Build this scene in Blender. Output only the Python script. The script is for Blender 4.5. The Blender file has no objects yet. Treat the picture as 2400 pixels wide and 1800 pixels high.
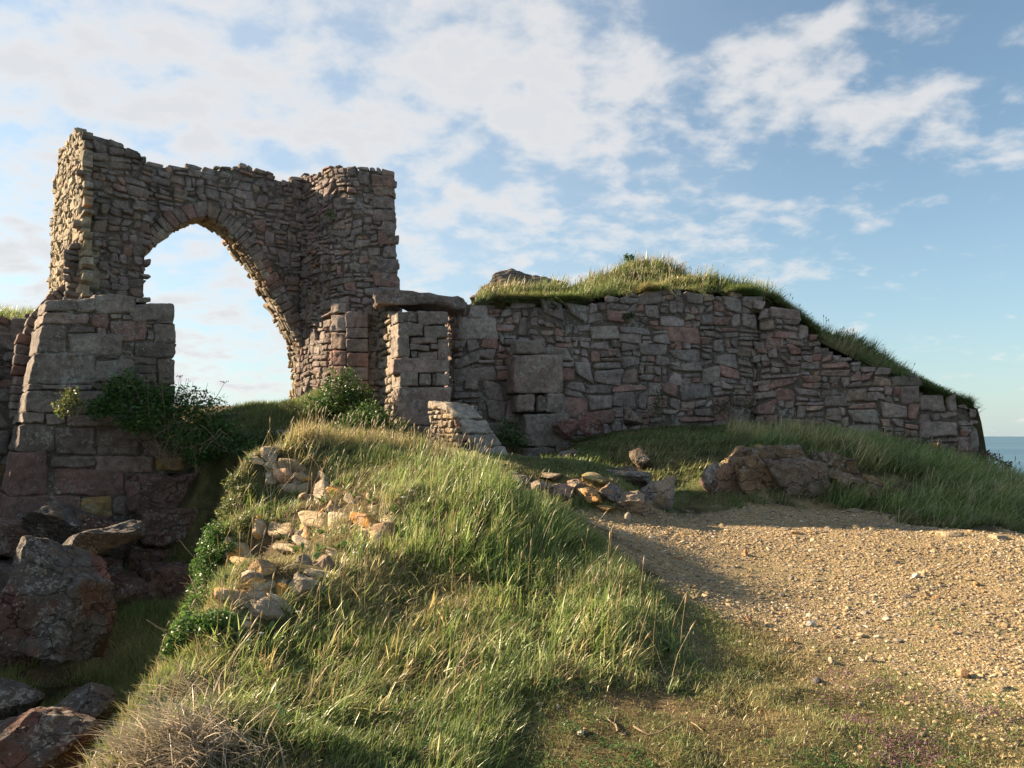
import bpy, math, random
import numpy as np
from mathutils import Vector

SEED = 7
rng = np.random.default_rng(SEED)
random.seed(SEED)
R = math.radians
scene = bpy.context.scene
COL = scene.collection

# ------------------------------------------------------------------ camera
FOC = 1733.0                       # focal length in pixels of the 2400 px wide photograph
PITCH = math.atan(120.0 / FOC)
EYE = np.array([0.0, 0.0, 1.6])
CA, SA = math.cos(PITCH), math.sin(PITCH)


def ray(px, py):
    a = (px - 1200.0) / FOC
    b = (900.0 - py) / FOC
    return np.array([a, CA - b * SA, SA + b * CA])


def P(px, py, Y):
    d = ray(px, py)
    return EYE + d * (Y / d[1])


cam_data = bpy.data.cameras.new("camera")
cam_data.sensor_fit = 'HORIZONTAL'
cam_data.sensor_width = 36.0
cam_data.lens = 36.0 * FOC / 2400.0
cam_data.clip_end = 60000.0
cam = bpy.data.objects.new("camera", cam_data)
cam.location = EYE
cam.rotation_euler = (math.pi / 2 + PITCH, 0, 0)
COL.objects.link(cam)
scene.camera = cam

# ------------------------------------------------------------------ numpy noise


def _hash(ix, iy, iz, seed):
    h = (ix.astype(np.int64) * 374761393 + iy.astype(np.int64) * 668265263 + iz.astype(np.int64) * 2147483647 + seed * 1274126177) & 0xFFFFFFFF
    h = ((h ^ (h >> 13)) * 1274126177) & 0xFFFFFFFF
    h = ((h ^ (h >> 16)) * 2246822519) & 0xFFFFFFFF
    return ((h ^ (h >> 15)) & 0xFFFFFF) / float(0xFFFFFF)


def vnoise(p, seed=0):
    """value noise in [-1, 1]; p (..., 3)"""
    f = np.floor(p)
    t = p - f
    t = t * t * (3 - 2 * t)
    ix, iy, iz = f[..., 0], f[..., 1], f[..., 2]
    r = 0
    for dx in (0, 1):
        wx = t[..., 0] if dx else 1 - t[..., 0]
        for dy in (0, 1):
            wy = t[..., 1] if dy else 1 - t[..., 1]
            for dz in (0, 1):
                wz = t[..., 2] if dz else 1 - t[..., 2]
                r = r + wx * wy * wz * _hash(ix + dx, iy + dy, iz + dz, seed)
    return r * 2 - 1


def fbm(p, octaves=4, seed=0, gain=0.5):
    r, a, q = 0, 1.0, np.asarray(p, float)
    for k in range(octaves):
        r = r + a * vnoise(q, seed + k * 17)
        q = q * 2.03 + 3.7
        a *= gain
    return r


def n2(x, y, s, seed=0, octaves=3):
    return fbm(np.stack([x * s, y * s, np.zeros_like(x)], -1), octaves, seed)


def sstep(a, b, x):
    t = np.clip((x - a) / (b - a), 0, 1)
    return t * t * (3 - 2 * t)


def poly_sdf(poly, x, y):
    """signed distance, negative inside"""
    poly = np.asarray(poly, float)
    n = len(poly)
    d2 = np.full(np.shape(x), 1e18)
    inside = np.zeros(np.shape(x), bool)
    for i in range(n):
        ax, ay = poly[i]
        bx, by = poly[(i + 1) % n]
        ex, ey = bx - ax, by - ay
        t = np.clip(((x - ax) * ex + (y - ay) * ey) / (ex * ex + ey * ey + 1e-12), 0, 1)
        d2 = np.minimum(d2, (x - ax - t * ex) ** 2 + (y - ay - t * ey) ** 2)
        c = ((ay > y) != (by > y)) & (x < (bx - ax) * (y - ay) / (by - ay + 1e-12) + ax)
        inside ^= c
    d = np.sqrt(d2)
    return np.where(inside, -d, d)


# ------------------------------------------------------------------ mesh output
def make_mesh(name, V, F, colors=None, smooth=True):
    """V (n,3); F list of arrays of quads/tris (m,k)"""
    me = bpy.data.meshes.new(name)
    V = np.asarray(V, np.float32)
    if not isinstance(F, list):
        F = [F]
    F = [np.asarray(f, np.int32) for f in F if len(f)]
    loops = np.concatenate([f.ravel() for f in F])
    tot = np.concatenate([np.full(len(f), f.shape[1], np.int32) for f in F])
    start = np.concatenate([[0], np.cumsum(tot)[:-1]]).astype(np.int32)
    me.vertices.add(len(V))
    me.vertices.foreach_set("co", V.ravel())
    me.loops.add(len(loops))
    me.loops.foreach_set("vertex_index", loops)
    me.polygons.add(len(tot))
    me.polygons.foreach_set("loop_start", start)
    me.polygons.foreach_set("use_smooth", np.full(len(tot), bool(smooth)))
    me.update(calc_edges=True)
    if colors is not None:
        c = np.ones((len(V), 4), np.float32)
        colors = np.asarray(colors, np.float32)
        c[:, :colors.shape[1]] = colors
        at = me.color_attributes.new("Col", 'FLOAT_COLOR', 'POINT')
        at.data.foreach_set("color", c.ravel())
    return me


def link(name, me, mat=None, parent=None):
    o = bpy.data.objects.new(name, me)
    COL.objects.link(o)
    if mat is not None:
        me.materials.append(mat)
    if parent is not None:
        o.parent = parent
    return o


def tag(o, label=None, cat=None, group=None, kind=None):
    if label:
        o["label"] = label
    if cat:
        o["category"] = cat
    if group:
        o["group"] = group
    if kind:
        o["kind"] = kind
    return o


def empty(name, loc, label, cat, group=None):
    o = bpy.data.objects.new(name, None)
    COL.objects.link(o)
    o.location = loc
    return tag(o, label, cat, group)


class Acc:
    """collects vertices, quads, tris and colours for one mesh"""

    def __init__(self):
        self.V, self.Q, self.T, self.C, self.n = [], [], [], [], 0

    def add(self, V, Q=None, C=None, T=None):
        V = np.asarray(V, float).reshape(-1, 3)
        self.V.append(V)
        if Q is not None and len(Q):
            self.Q.append(np.asarray(Q).reshape(-1, 4) + self.n)
        if T is not None and len(T):
            self.T.append(np.asarray(T).reshape(-1, 3) + self.n)
        if C is None:
            C = np.full((len(V), 3), 0.3)
        C = np.asarray(C, float)
        if C.ndim == 1:
            C = np.tile(C, (len(V), 1))
        if C.shape[1] == 3:
            C = np.concatenate([C, np.ones((len(C), 1))], 1)
        self.C.append(C)
        self.n += len(V)

    def build(self, name, mat, parent=None, smooth=True, origin=None):
        V = np.concatenate(self.V)
        F = []
        if self.Q:
            F.append(np.concatenate(self.Q))
        if self.T:
            F.append(np.concatenate(self.T))
        off = np.zeros(3)
        if parent is not None:
            off = np.array(parent.matrix_basis.translation)
            pp = parent.parent
            while pp is not None:
                off = off + np.array(pp.matrix_basis.translation)
                pp = pp.parent
        elif origin is not None:
            off = np.asarray(origin, float)
        me = make_mesh(name, V - off, F, np.concatenate(self.C), smooth)
        o = link(name, me, mat, parent)
        if parent is None and origin is not None:
            o.location = origin
        return o


# ------------------------------------------------------------------ materials
def new_mat(name):
    m = bpy.data.materials.new(name)
    m.use_nodes = True
    nt = m.node_tree
    nt.nodes.clear()
    return m, nt


def nd(nt, t, **kw):
    n = nt.nodes.new(t)
    for k, v in kw.items():
        setattr(n, k, v)
    return n


def noise(nt, vec, scale, detail=6, rough=0.6, dist=0.0):
    n = nd(nt, 'ShaderNodeTexNoise')
    n.inputs['Scale'].default_value = scale
    n.inputs['Detail'].default_value = detail
    n.inputs['Roughness'].default_value = rough
    n.inputs['Distortion'].default_value = dist
    nt.links.new(vec, n.inputs['Vector'])
    return n.outputs['Fac']


def ramp(nt, fac, stops, interp='LINEAR'):
    r = nd(nt, 'ShaderNodeValToRGB')
    r.color_ramp.interpolation = interp
    el = r.color_ramp.elements
    while len(el) < len(stops):
        el.new(0.5)
    for e, (p, c) in zip(el, stops):
        e.position = p
        e.color = (c, c, c, 1) if isinstance(c, (int, float)) else (*c, 1)
    nt.links.new(fac, r.inputs['Fac'])
    return r.outputs['Color']


def mix(nt, fac, a, b, mode='MIX'):
    m = nd(nt, 'ShaderNodeMix', data_type='RGBA', blend_type=mode)
    for s, v in ((m.inputs[0], fac), (m.inputs[6], a), (m.inputs[7], b)):
        if hasattr(v, 'links'):
            nt.links.new(v, s)
        elif isinstance(v, (int, float)):
            s.default_value = v if s.type == 'VALUE' else (v, v, v, 1)
        else:
            s.default_value = (*v, 1)
    return m.outputs[2]


def maths(nt, op, a, b=None, c=None, clamp=False):
    m = nd(nt, 'ShaderNodeMath', operation=op, use_clamp=clamp)
    for s, v in zip(m.inputs, (a, b, c)):
        if v is None:
            continue
        if hasattr(v, 'links'):
            nt.links.new(v, s)
        else:
            s.default_value = v
    return m.outputs[0]


def finish(nt, color, rough=0.9, bump=None, bump_d=0.02, spec=0.25, translucent=0.0):
    p = nd(nt, 'ShaderNodeBsdfPrincipled')
    if hasattr(color, 'links'):
        nt.links.new(color, p.inputs['Base Color'])
    else:
        p.inputs['Base Color'].default_value = (*color, 1)
    if hasattr(rough, 'links'):
        nt.links.new(rough, p.inputs['Roughness'])
    else:
        p.inputs['Roughness'].default_value = rough
    p.inputs['Specular IOR Level'].default_value = spec
    out = nd(nt, 'ShaderNodeOutputMaterial')
    if bump is not None:
        b = nd(nt, 'ShaderNodeBump')
        b.inputs['Strength'].default_value = 1.0
        b.inputs['Distance'].default_value = bump_d
        nt.links.new(bump, b.inputs['Height'])
        nt.links.new(b.outputs['Normal'], p.inputs['Normal'])
    if translucent > 0:
        tr = nd(nt, 'ShaderNodeBsdfTranslucent')
        if hasattr(color, 'links'):
            nt.links.new(color, tr.inputs['Color'])
        else:
            tr.inputs['Color'].default_value = (*color, 1)
        ms = nd(nt, 'ShaderNodeMixShader')
        ms.inputs[0].default_value = translucent
        nt.links.new(p.outputs[0], ms.inputs[1])
        nt.links.new(tr.outputs[0], ms.inputs[2])
        nt.links.new(ms.outputs[0], out.inputs[0])
    else:
        nt.links.new(p.outputs[0], out.inputs[0])


def attr_col(nt):
    a = nd(nt, 'ShaderNodeAttribute', attribute_name="Col")
    return a.outputs['Color'], a.outputs['Alpha']


def pos(nt):
    return nd(nt, 'ShaderNodeNewGeometry').outputs['Position']


def stone_material(name, lichen=0.62, orange=0.0, speck=1.0, grain=1.0, bump=0.03, cracks=0.0, lich=(0.36, 0.35, 0.31)):
    """granite: vertex colour x mottling, pale crusts of lichen, optional orange lichen where alpha says so"""
    m, nt = new_mat(name)
    col, alpha = attr_col(nt)
    p = pos(nt)
    big = noise(nt, p, 1.7, 5, 0.6)
    mid = noise(nt, p, 9.0, 6, 0.65)
    fine = noise(nt, p, 60.0, 4, 0.7)
    c = mix(nt, 1.0, col, ramp(nt, big, [(0.3, 0.72), (0.7, 1.25)]), 'MULTIPLY')
    c = mix(nt, 1.0, c, ramp(nt, mid, [(0.3, 0.5), (0.52, 1.0), (0.72, 1.4)]), 'MULTIPLY')
    c = mix(nt, 0.8 * grain, c, ramp(nt, fine, [(0.3, 0.5), (0.7, 1.5)]), 'MULTIPLY')
    stain = noise(nt, p, 0.9, 6, 0.7, 0.6)
    c = mix(nt, ramp(nt, stain, [(0.40, 0.38), (0.60, 0.0)]), c, (0.115, 0.095, 0.078))
    # pale lichen crusts
    lv = noise(nt, p, 13.0, 5, 0.75, 0.5)
    lm = noise(nt, p, 2.2, 3, 0.5)
    lsum = maths(nt, 'ADD', lv, maths(nt, 'MULTIPLY', maths(nt, 'SUBTRACT', lm, 0.5), 0.5))
    lf = ramp(nt, lsum, [(lichen, 0.0), (lichen + 0.05, 0.75)])
    c = mix(nt, lf, c, lich)
    # small white spots
    vo = nd(nt, 'ShaderNodeTexVoronoi')
    vo.inputs['Scale'].default_value = 17.0
    nt.links.new(p, vo.inputs['Vector'])
    sp = maths(nt, 'LESS_THAN', vo.outputs['Distance'], maths(nt, 'MULTIPLY', maths(nt, 'SUBTRACT', noise(nt, p, 3.1, 3), 0.42), 0.85 * speck))
    c = mix(nt, maths(nt, 'MULTIPLY', sp, 0.6), c, (0.42, 0.41, 0.38))
    # mustard / orange lichen, weight in (1-alpha)
    om = ramp(nt, noise(nt, p, 5.5, 5, 0.7), [(0.48, 0.0), (0.54, 1.0)])
    of = maths(nt, 'MULTIPLY', om, maths(nt, 'SUBTRACT', 1.0, alpha))
    c = mix(nt, of, c, mix(nt, ramp(nt, fine, [(0.4, 0.0), (0.6, 1.0)]), (0.46, 0.19, 0.025), (0.55, 0.30, 0.06)))
    h = maths(nt, 'ADD', maths(nt, 'MULTIPLY', mid, 1.0), maths(nt, 'MULTIPLY', fine, 0.35))
    if cracks > 0:
        wv = nd(nt, 'ShaderNodeVectorMath', operation='ADD')
        nz = nd(nt, 'ShaderNodeTexNoise')
        nz.inputs['Scale'].default_value = 2.4
        nz.inputs['Detail'].default_value = 5
        nt.links.new(p, nz.inputs['Vector'])
        sc_ = nd(nt, 'ShaderNodeVectorMath', operation='MULTIPLY')
        nt.links.new(p, sc_.inputs[0])
        sc_.inputs[1].default_value = (1.0, 1.0, 1.9)
        nt.links.new(sc_.outputs[0], wv.inputs[0])
        nt.links.new(nz.outputs['Color'], wv.inputs[1])
        vc = nd(nt, 'ShaderNodeTexVoronoi', feature='DISTANCE_TO_EDGE')
        vc.inputs['Scale'].default_value = 1.7
        nt.links.new(wv.outputs[0], vc.inputs['Vector'])
        cr = ramp(nt, vc.outputs['Distance'], [(0.0, 0.0), (0.02, 1.0)])
        c = mix(nt, 1.0, c, mix(nt, cr, (1 - cracks,) * 3, (1, 1, 1)), 'MULTIPLY')
        h = maths(nt, 'ADD', h, maths(nt, 'MULTIPLY', cr, 0.8))
    finish(nt, c, 0.92, h, bump, 0.2)
    return m


M_WALL = stone_material("weathered_granite", 0.59, speck=1.15, bump=0.05)
M_ROCK = stone_material("bedrock", 0.58, speck=1.4, bump=0.07, cracks=0.4, lich=(0.37, 0.355, 0.32))
M_PALE = stone_material("pale_granite", 0.66, speck=0.5, bump=0.04)


def leaf_material(name, tr=0.4, rough=0.55):
    m, nt = new_mat(name)
    col, _ = attr_col(nt)
    finish(nt, col, rough, None, 0, 0.5, tr)
    return m


M_GRASS = leaf_material("grass_blade", 0.38, 0.42)
M_LEAF = leaf_material("leaf", 0.35, 0.5)


def plain(name, c, rough=0.8, bumpscale=40):
    m, nt = new_mat(name)
    p = pos(nt)
    n = noise(nt, p, bumpscale, 4)
    finish(nt, mix(nt, 1.0, c, ramp(nt, n, [(0.3, 0.7), (0.7, 1.25)]), 'MULTIPLY'), rough, n, 0.004)
    return m


M_TWIG = plain("dry_twig", (0.27, 0.19, 0.12))
M_WHITE = plain("white_petal", (0.72, 0.70, 0.66))
M_YELLOW = plain("yellow_petal", (0.75, 0.58, 0.03))
M_STEM = plain("green_stem", (0.13, 0.17, 0.05))


def vcol_material(name, s1=6, s2=70, bump=0.02, rough=0.95, amp=0.35):
    m, nt = new_mat(name)
    col, _ = attr_col(nt)
    p = pos(nt)
    a = noise(nt, p, s1, 6, 0.65)
    b = noise(nt, p, s2, 4, 0.7)
    c = mix(nt, 1.0, col, ramp(nt, a, [(0.3, 1 - amp), (0.7, 1 + amp)]), 'MULTIPLY')
    c = mix(nt, 1.0, c, ramp(nt, b, [(0.3, 1 - amp), (0.7, 1 + amp)]), 'MULTIPLY')
    finish(nt, c, rough, maths(nt, 'ADD', a, maths(nt, 'MULTIPLY', b, 0.5)), bump, 0.15)
    return m


M_SOIL = vcol_material("soil_and_turf", 7, 60, 0.03)
M_GRAVELBED = vcol_material("gravel_bed", 25, 120, 0.012, 0.9, 0.3)
M_PEBBLE = vcol_material("pebble", 40, 200, 0.003, 0.75, 0.2)

m, nt = new_mat("sea_water")
pp = pos(nt)
w = noise(nt, pp, 0.05, 8, 0.7)
w2 = noise(nt, pp, 0.0015, 4, 0.5)
c = mix(nt, ramp(nt, w2, [(0.35, 0.0), (0.65, 1.0)]), (0.05, 0.115, 0.17), (0.075, 0.15, 0.21))
finish(nt, c, 0.45, w, 1.2, 0.4)
M_SEA = m

# ------------------------------------------------------------------ terrain


def gz(y):
    return 0.076 * (np.asarray(y, float) - 3.4)


def G(px, py):
    """pixel -> point on the sloping plane of the gravel path"""
    d = ray(px, py)
    t = (1.6 + 0.076 * 3.4) / (0.076 * d[1] - d[2])
    return EYE + d * t


ctrl = []


def cp(px, py, Y):
    ctrl.append(P(px, py, Y))


def cw(*pts):
    for p_ in pts:
        ctrl.append(np.array(p_, float))


# gravel slope and the foreground
for X, Y in ((-1, 0), (3, 0), (8, 0), (-1.2, 2), (0.5, 3), (2.5, 3), (5, 3), (9, 3), (1.2, 4.4), (3, 5), (5, 5), (9, 5), (1.9, 6.5), (1.6, 5.2), (1.2, 3.8), (1.1, 5.0), (0.9, 4.5), (0.5, 4.1), (0.0, 3.5), (0.7, 3.4), (4, 7), (7, 7),
             (2, 8.5), (4, 9), (6, 9), (2.2, 9.6), (3.2, 10.5), (5, 10.4), (9, 8)):
    cw((X, Y, float(gz(Y))))
# mound surface
for a in ((780, 1035, 9.0), (690, 1050, 9.0), (640, 1075, 8.8), (900, 1050, 9.2), (1000, 1075, 9.3), (1150, 1125, 8.6), (1250, 1178, 8.0), (1340, 1230, 7.5),
          (1475, 1358, 6.1), (1450, 1478, 5.2), (1350, 1550, 4.8), (1200, 1590, 4.6), (900, 1400, 5.6), (700, 1300, 6.75), (900, 1200, 7.15), (1050, 1230, 6.75), (1250, 1385, 5.95),
          (600, 1550, 4.7), (450, 1650, 4.0), (800, 1750, 3.7), (780, 1150, 7.95), (620, 1200, 8.15), (560, 1330, 7.1), (540, 1430, 6.1)):
    cp(*a)
# left rim of the mound, then its steep face into the ditch
rim = [(560, 1110, 8.6), (515, 1215, 8.2), (475, 1300, 7.5), (440, 1480, 5.85), (395, 1560, 4.95), (305, 1665, 4.1), (205, 1795, 3.45)]
for a in rim:
    q = P(*a)
    ctrl.append(q)
    cw((q[0] - 0.16, q[1] + 0.05, q[2] - 0.65 if a[1] < 1550 else q[2] - 0.4), (q[0] - 0.45, q[1] + 0.1, q[2] - 1.35 if a[1] < 1550 else q[2] - 0.95))
cw((-2.6, 2.0, -0.5), (-3.4, 2.0, -1.2), (-2.6, 0, -0.5), (-4, 0, -1.2))
# ditch
cw((-4.4, 4.6, -1.25), (-5.2, 6.5, -1.45), (-4.6, 8.4, -1.5), (-6.5, 8.5, -1.4), (-4.4, 10.2, -1.3), (-6.2, 11.3, -1.3), (-3.6, 11.2, -0.9), (-8.4, 10.5, -1.0), (-6, 4, -1.1), (-7, 2, -0.9),
   (-3.3, 9.8, -0.2), (-2.5, 11.2, 0.2), (-2.2, 12.4, 0.6), (-3.3, 12.6, -0.2), (-1.2, 12.4, 1.05), (-4.6, 13.2, -0.7),
   (-4.2, 12.0, -1.05), (-5.2, 12.2, -1.15), (-3.9, 11.0, -1.15), (-4.0, 9.6, -1.3), (-6.5, 12.4, -1.1), (-7.6, 12.0, -1.0), (-5.6, 13.4, -0.8))
# bank to the left, outside the frame, that keeps the ditch in shade
cw((-9.6, 6, 1.1), (-10.2, 9, 1.6), (-10.8, 11.5, 1.9), (-12, 4, 1.6), (-12, 8, 2.4), (-13, 12, 3.0), (-14, 16, 3.8), (-9, 2, 0.4), (-12, 0, 1.2), (-18, 6, 2.6), (-18, 14, 3.8), (-18, 0, 2.0))
# passage, behind the gate
cp(560, 968, 15.8); cp(660, 962, 16.2); cp(620, 955, 18.0); cp(500, 962, 17.0); cp(760, 915, 16.0); cp(720, 940, 15.6); cp(850, 975, 15.0); cp(700, 1000, 14.6); cp(600, 1008, 14.4); cp(520, 1015, 14.2)
cw((-4.6, 14.2, 1.25), (-6, 14.6, 1.1), (-3.2, 13.8, 1.5), (-9, 18, 2.2), (-6, 22, 2.3), (-12, 19, 3.4), (-10, 24, 2.5), (0, 22, 2.3), (-10.6, 17.2, 3.4), (-9.7, 14.2, 0.5), (-10.9, 13.8, 0.6), (-9.3, 13.0, -0.1), (-12.5, 14.5, 1.5))
# plateau behind the mound
cp(1000, 1068, 10.8); cp(1150, 1068, 11.2); cp(1300, 1074, 11.4); cp(1440, 1095, 11.2); cp(1200, 1105, 10.2); cp(1350, 1118, 10.3); cp(1450, 1128, 10.3); cp(1255, 1192, 9.3); cp(1400, 1206, 9.45); cp(1500, 1205, 9.7); cp(1560, 1196, 10.3)
cw((0.2, 12.5, 0.95), (1.0, 12.4, 0.9), (1.9, 12.0, 0.85), (2.2, 11.2, 0.75))
# between plateau and the curtain wall
cp(1190, 1068, 12.6); cp(1330, 1062, 13.3); cp(1430, 1030, 14.6); cp(1160, 1060, 15.0); cp(1270, 1085, 15.2); cp(1270, 1085, 14.2); cp(1350, 1050, 15.2)
# dark slope, bank and crest to the right
cp(1600, 1196, 10.9); cp(1640, 1120, 12.0); cp(1560, 1060, 13.2); cp(1500, 1018, 15.4); cp(1650, 1016, 15.4); cp(1760, 1026, 14.8)
cp(1720, 1183, 11.0); cp(1900, 1182, 11.0); cp(1800, 1070, 12.0); cp(1900, 1056, 12.6); cp(1980, 1062, 12.4); cp(2100, 1082, 12.6); cp(2000, 1120, 11.7); cp(2050, 1185, 10.9)
cp(2250, 1122, 12.8); cp(2150, 1222, 10.2); cp(2290, 1252, 9.4); cp(2390, 1264, 9.0); cp(2300, 1190, 10.4); cp(2400, 1178, 12.2); cp(2400, 1152, 13.5); cp(2390, 1190, 10.8)
cp(1900, 1024, 15.6); cp(2100, 1054, 15.6); cp(2280, 1102, 15.8); cp(2400, 1148, 16.0)
cw((14, 9, -0.2), (14, 14, -0.4), (12, 18, 0.2), (14, 20, -1.5), (10, 22, 1.6), (16, 4, -0.6), (16, 0, -0.8), (5, 20, 2.2), (8, 20, 1.8))

CT = np.array(ctrl)


def _tps(r2):
    return np.where(r2 > 1e-12, 0.5 * r2 * np.log(np.maximum(r2, 1e-12)), 0.0)


def fit_tps(C, lam=0.004):
    n = len(C)
    xy = C[:, :2]
    r2 = ((xy[:, None] - xy[None]) ** 2).sum(-1)
    A = np.zeros((n + 3, n + 3))
    A[:n, :n] = _tps(r2) + lam * np.eye(n)
    A[:n, n] = 1
    A[:n, n + 1:n + 3] = xy
    A[n, :n] = 1
    A[n + 1:, :n] = xy.T
    b = np.zeros(n + 3)
    b[:n] = C[:, 2]
    return xy, np.linalg.solve(A, b)


def eval_tps(model, x, y):
    xy, w_ = model
    n = len(xy)
    sh = np.shape(x)
    x, y = np.ravel(x), np.ravel(y)
    out = w_[n] + w_[n + 1] * x + w_[n + 2] * y
    for i in range(n):
        out = out + w_[i] * _tps((x - xy[i, 0]) ** 2 + (y - xy[i, 1]) ** 2)
    return out.reshape(sh)


GROUND = fit_tps(CT)

GRAVEL_POLY = [G(*a)[:2] for a in ((1230, 1215), (1400, 1204), (1560, 1200), (1720, 1184), (1900, 1182), (2050, 1205), (2150, 1228), (2280, 1254), (2420, 1266))]
GRAVEL_POLY += [np.array(a) for a in ((9.5, 8.4), (9.5, 4.0))]
GRAVEL_POLY += [G(*a)[:2] for a in ((2560, 1700), (2350, 1730), (2150, 1640), (1980, 1565), (1800, 1520), (1690, 1520), (1640, 1440), (1520, 1370), (1420, 1300), (1300, 1240))]
GRAVEL_POLY = np.array(GRAVEL_POLY)
MOUND_POLY = np.array([P(*a)[:2] for a in ((600, 1075, 8.9), (690, 1045, 9.2), (790, 1030, 9.3), (900, 1045, 9.5), (1000, 1070, 9.8), (1120, 1105, 9.3), (1200, 1140, 8.7), (1290, 1190, 8.0), (1350, 1230, 7.6), (1490, 1345, 6.2),
                                          (1600, 1450, 5.1), (1650, 1530, 4.55), (1450, 1570, 4.5), (1200, 1600, 4.45), (1180, 1700, 3.95), (1050, 1800, 3.4), (205, 1795, 3.4), (305, 1665, 4.05), (395, 1560, 4.9), (440, 1480, 5.8), (475, 1300, 7.45), (515, 1215, 8.15))])


def gravel_w(x, y):
    d = poly_sdf(GRAVEL_POLY, x, y) + (0.20 + 0.35 * sstep(8, 5, y)) * n2(x, y, 1.3, 5) + 0.22 * n2(x, y, 5, 9)
    w_ = 0.25 + 0.45 * sstep(7, 4.5, y)
    return 1 - sstep(-w_, w_, d)


def terrain(x, y):
    near = eval_tps(GROUND, np.clip(x, -18, 16), np.clip(y, 0, 24))
    gw = 1 - sstep(-0.2, 0.3, poly_sdf(GRAVEL_POLY, x, y))
    rough = np.clip(1 - gw, 0.1, 1)
    z = near
    z = z + rough * (0.05 * n2(x, y, 1.1, 3) + 0.03 * n2(x, y, 3.7, 31) + 0.012 * n2(x, y, 13, 77)) + 0.012 * gw * n2(x, y, 2.5, 12)
    # wide plateau beyond the gate, sea cliffs at the right and far away
    far = 2.25 + 0.043 * (y - 21) + 0.12 * n2(x, y, 0.25, 44) + 0.05 * n2(x, y, 1.2, 45)
    z = np.where(y > 18, z + (far - z) * sstep(18.5, 24, y), z)
    zl = 3.0 + 0.3 * n2(x, y, 0.1, 50)
    z = z + (zl - z) * sstep(-17, -30, x) * (y < 60)
    drop = sstep(12.0, 40, x) + sstep(48, 80, y) + sstep(-55, -90, x)
    return z - 65 * np.clip(drop, 0, 1) ** 1.3 - 4.0 * sstep(11.5, 17, x)


def axis(segments):
    out = []
    for a, b, s in segments:
        out.append(np.arange(a, b, s))
    return np.concatenate(out)


GX = axis([(-100, -20, 8), (-20, -9, 0.45), (-9, 12.0, 0.065), (12.0, 20, 0.4), (20, 92, 8)])
GY = axis([(-30, -2, 4), (-2, 2.4, 0.3), (2.4, 16.6, 0.065), (16.6, 22, 0.3), (22, 60, 1.6), (60, 101, 8)])
XX, YY = np.meshgrid(GX, GY, indexing='xy')
ZZ = terrain(XX, YY)


def ground_z(x, y):
    x, y = np.asarray(x, float), np.asarray(y, float)
    i = np.clip(np.searchsorted(GX, x) - 1, 0, len(GX) - 2)
    j = np.clip(np.searchsorted(GY, y) - 1, 0, len(GY) - 2)
    tx = (x - GX[i]) / (GX[i + 1] - GX[i])
    ty = (y - GY[j]) / (GY[j + 1] - GY[j])
    return (ZZ[j, i] * (1 - tx) + ZZ[j, i + 1] * tx) * (1 - ty) + (ZZ[j + 1, i] * (1 - tx) + ZZ[j + 1, i + 1] * tx) * ty


def hit(px, py, y0=2.6, y1=22.0):
    """where the line of sight through a point of the photograph meets the ground"""
    d = ray(px, py)
    ys = np.arange(y0, y1, 0.02)
    pts = EYE + d[None] * (ys / d[1])[:, None]
    below = pts[:, 2] < ground_z(pts[:, 0], pts[:, 1])
    if not below.any():
        return None
    return pts[int(np.argmax(below))]


def grid_faces(nx, ny, mask=None):
    idx = np.arange(nx * ny).reshape(ny, nx)
    q = np.stack([idx[:-1, :-1], idx[:-1, 1:], idx[1:, 1:], idx[1:, :-1]], -1)
    return q if mask is None else q[mask]


# colours of the bare ground: turf, dry earth, gravel
gwt = gravel_w(XX, YY)
mottle = np.clip(0.5 + 0.5 * n2(XX, YY, 1.6, 61, 4), 0, 1)[..., None]
mot2 = np.clip(0.5 + 0.7 * n2(XX, YY, 4.5, 62, 4), 0, 1)[..., None]
turf = (np.array([0.075, 0.080, 0.030]) * (1 - mottle) + np.array([0.125, 0.085, 0.045]) * mottle) * (0.5 + 0.9 * mot2)
heath = np.array([0.16, 0.115, 0.06])
turf = np.where((YY > 21)[..., None], heath * (0.75 + 0.5 * mottle), turf)
grav = np.array([0.32, 0.235, 0.125]) * (0.8 + 0.4 * mottle)
gcol = turf * (1 - gwt[..., None]) + grav * gwt[..., None]
cx = 0.5 * (XX[:-1, :-1] + XX[1:, 1:])
cy = 0.5 * (YY[:-1, :-1] + YY[1:, 1:])
isgrav = gravel_w(cx, cy) > 0.5
for nm, msk, mt in (("ground", ~isgrav, M_SOIL), ("gravel_path", isgrav, M_GRAVELBED)):
    q = grid_faces(len(GX), len(GY), msk)
    used = np.unique(q)
    remap = np.zeros(len(GX) * len(GY), np.int64)
    remap[used] = np.arange(len(used))
    V = np.stack([XX, YY, ZZ], -1).reshape(-1, 3)[used]
    o = link(nm, make_mesh(nm, V, remap[q], gcol.reshape(-1, 3)[used]), mt)
    tag(o, {"ground": "brown earth and turf under the grass around the ruin", "gravel_path": "pale sandy gravel path climbing towards the ruin"}[nm], {"ground": "ground", "gravel_path": "path"}[nm], None, "structure")

# sea
n = 64
ang = np.linspace(0, 2 * math.pi, n, endpoint=False)
rad = [0.0] + [60 * 1.9 ** k for k in range(11)]
Vs = [np.zeros((1, 3))]
for r_ in rad[1:]:
    Vs.append(np.stack([r_ * np.cos(ang), r_ * np.sin(ang), np.zeros(n)], 1))
V = np.concatenate(Vs) + np.array([0, 0, -50.0])
T = [(0, 1 + k, 1 + (k + 1) % n) for k in range(n)]
Q = []
for j in range(len(rad) - 2):
    b0, b1 = 1 + j * n, 1 + (j + 1) * n
    Q += [(b0 + k, b1 + k, b1 + (k + 1) % n, b0 + (k + 1) % n) for k in range(n)]
o = link("sea", make_mesh("sea", V, [np.array(Q), np.array(T)]), M_SEA)
tag(o, "calm blue sea reaching to the horizon", "sea", None, "structure")

# ------------------------------------------------------------------ masonry


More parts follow.
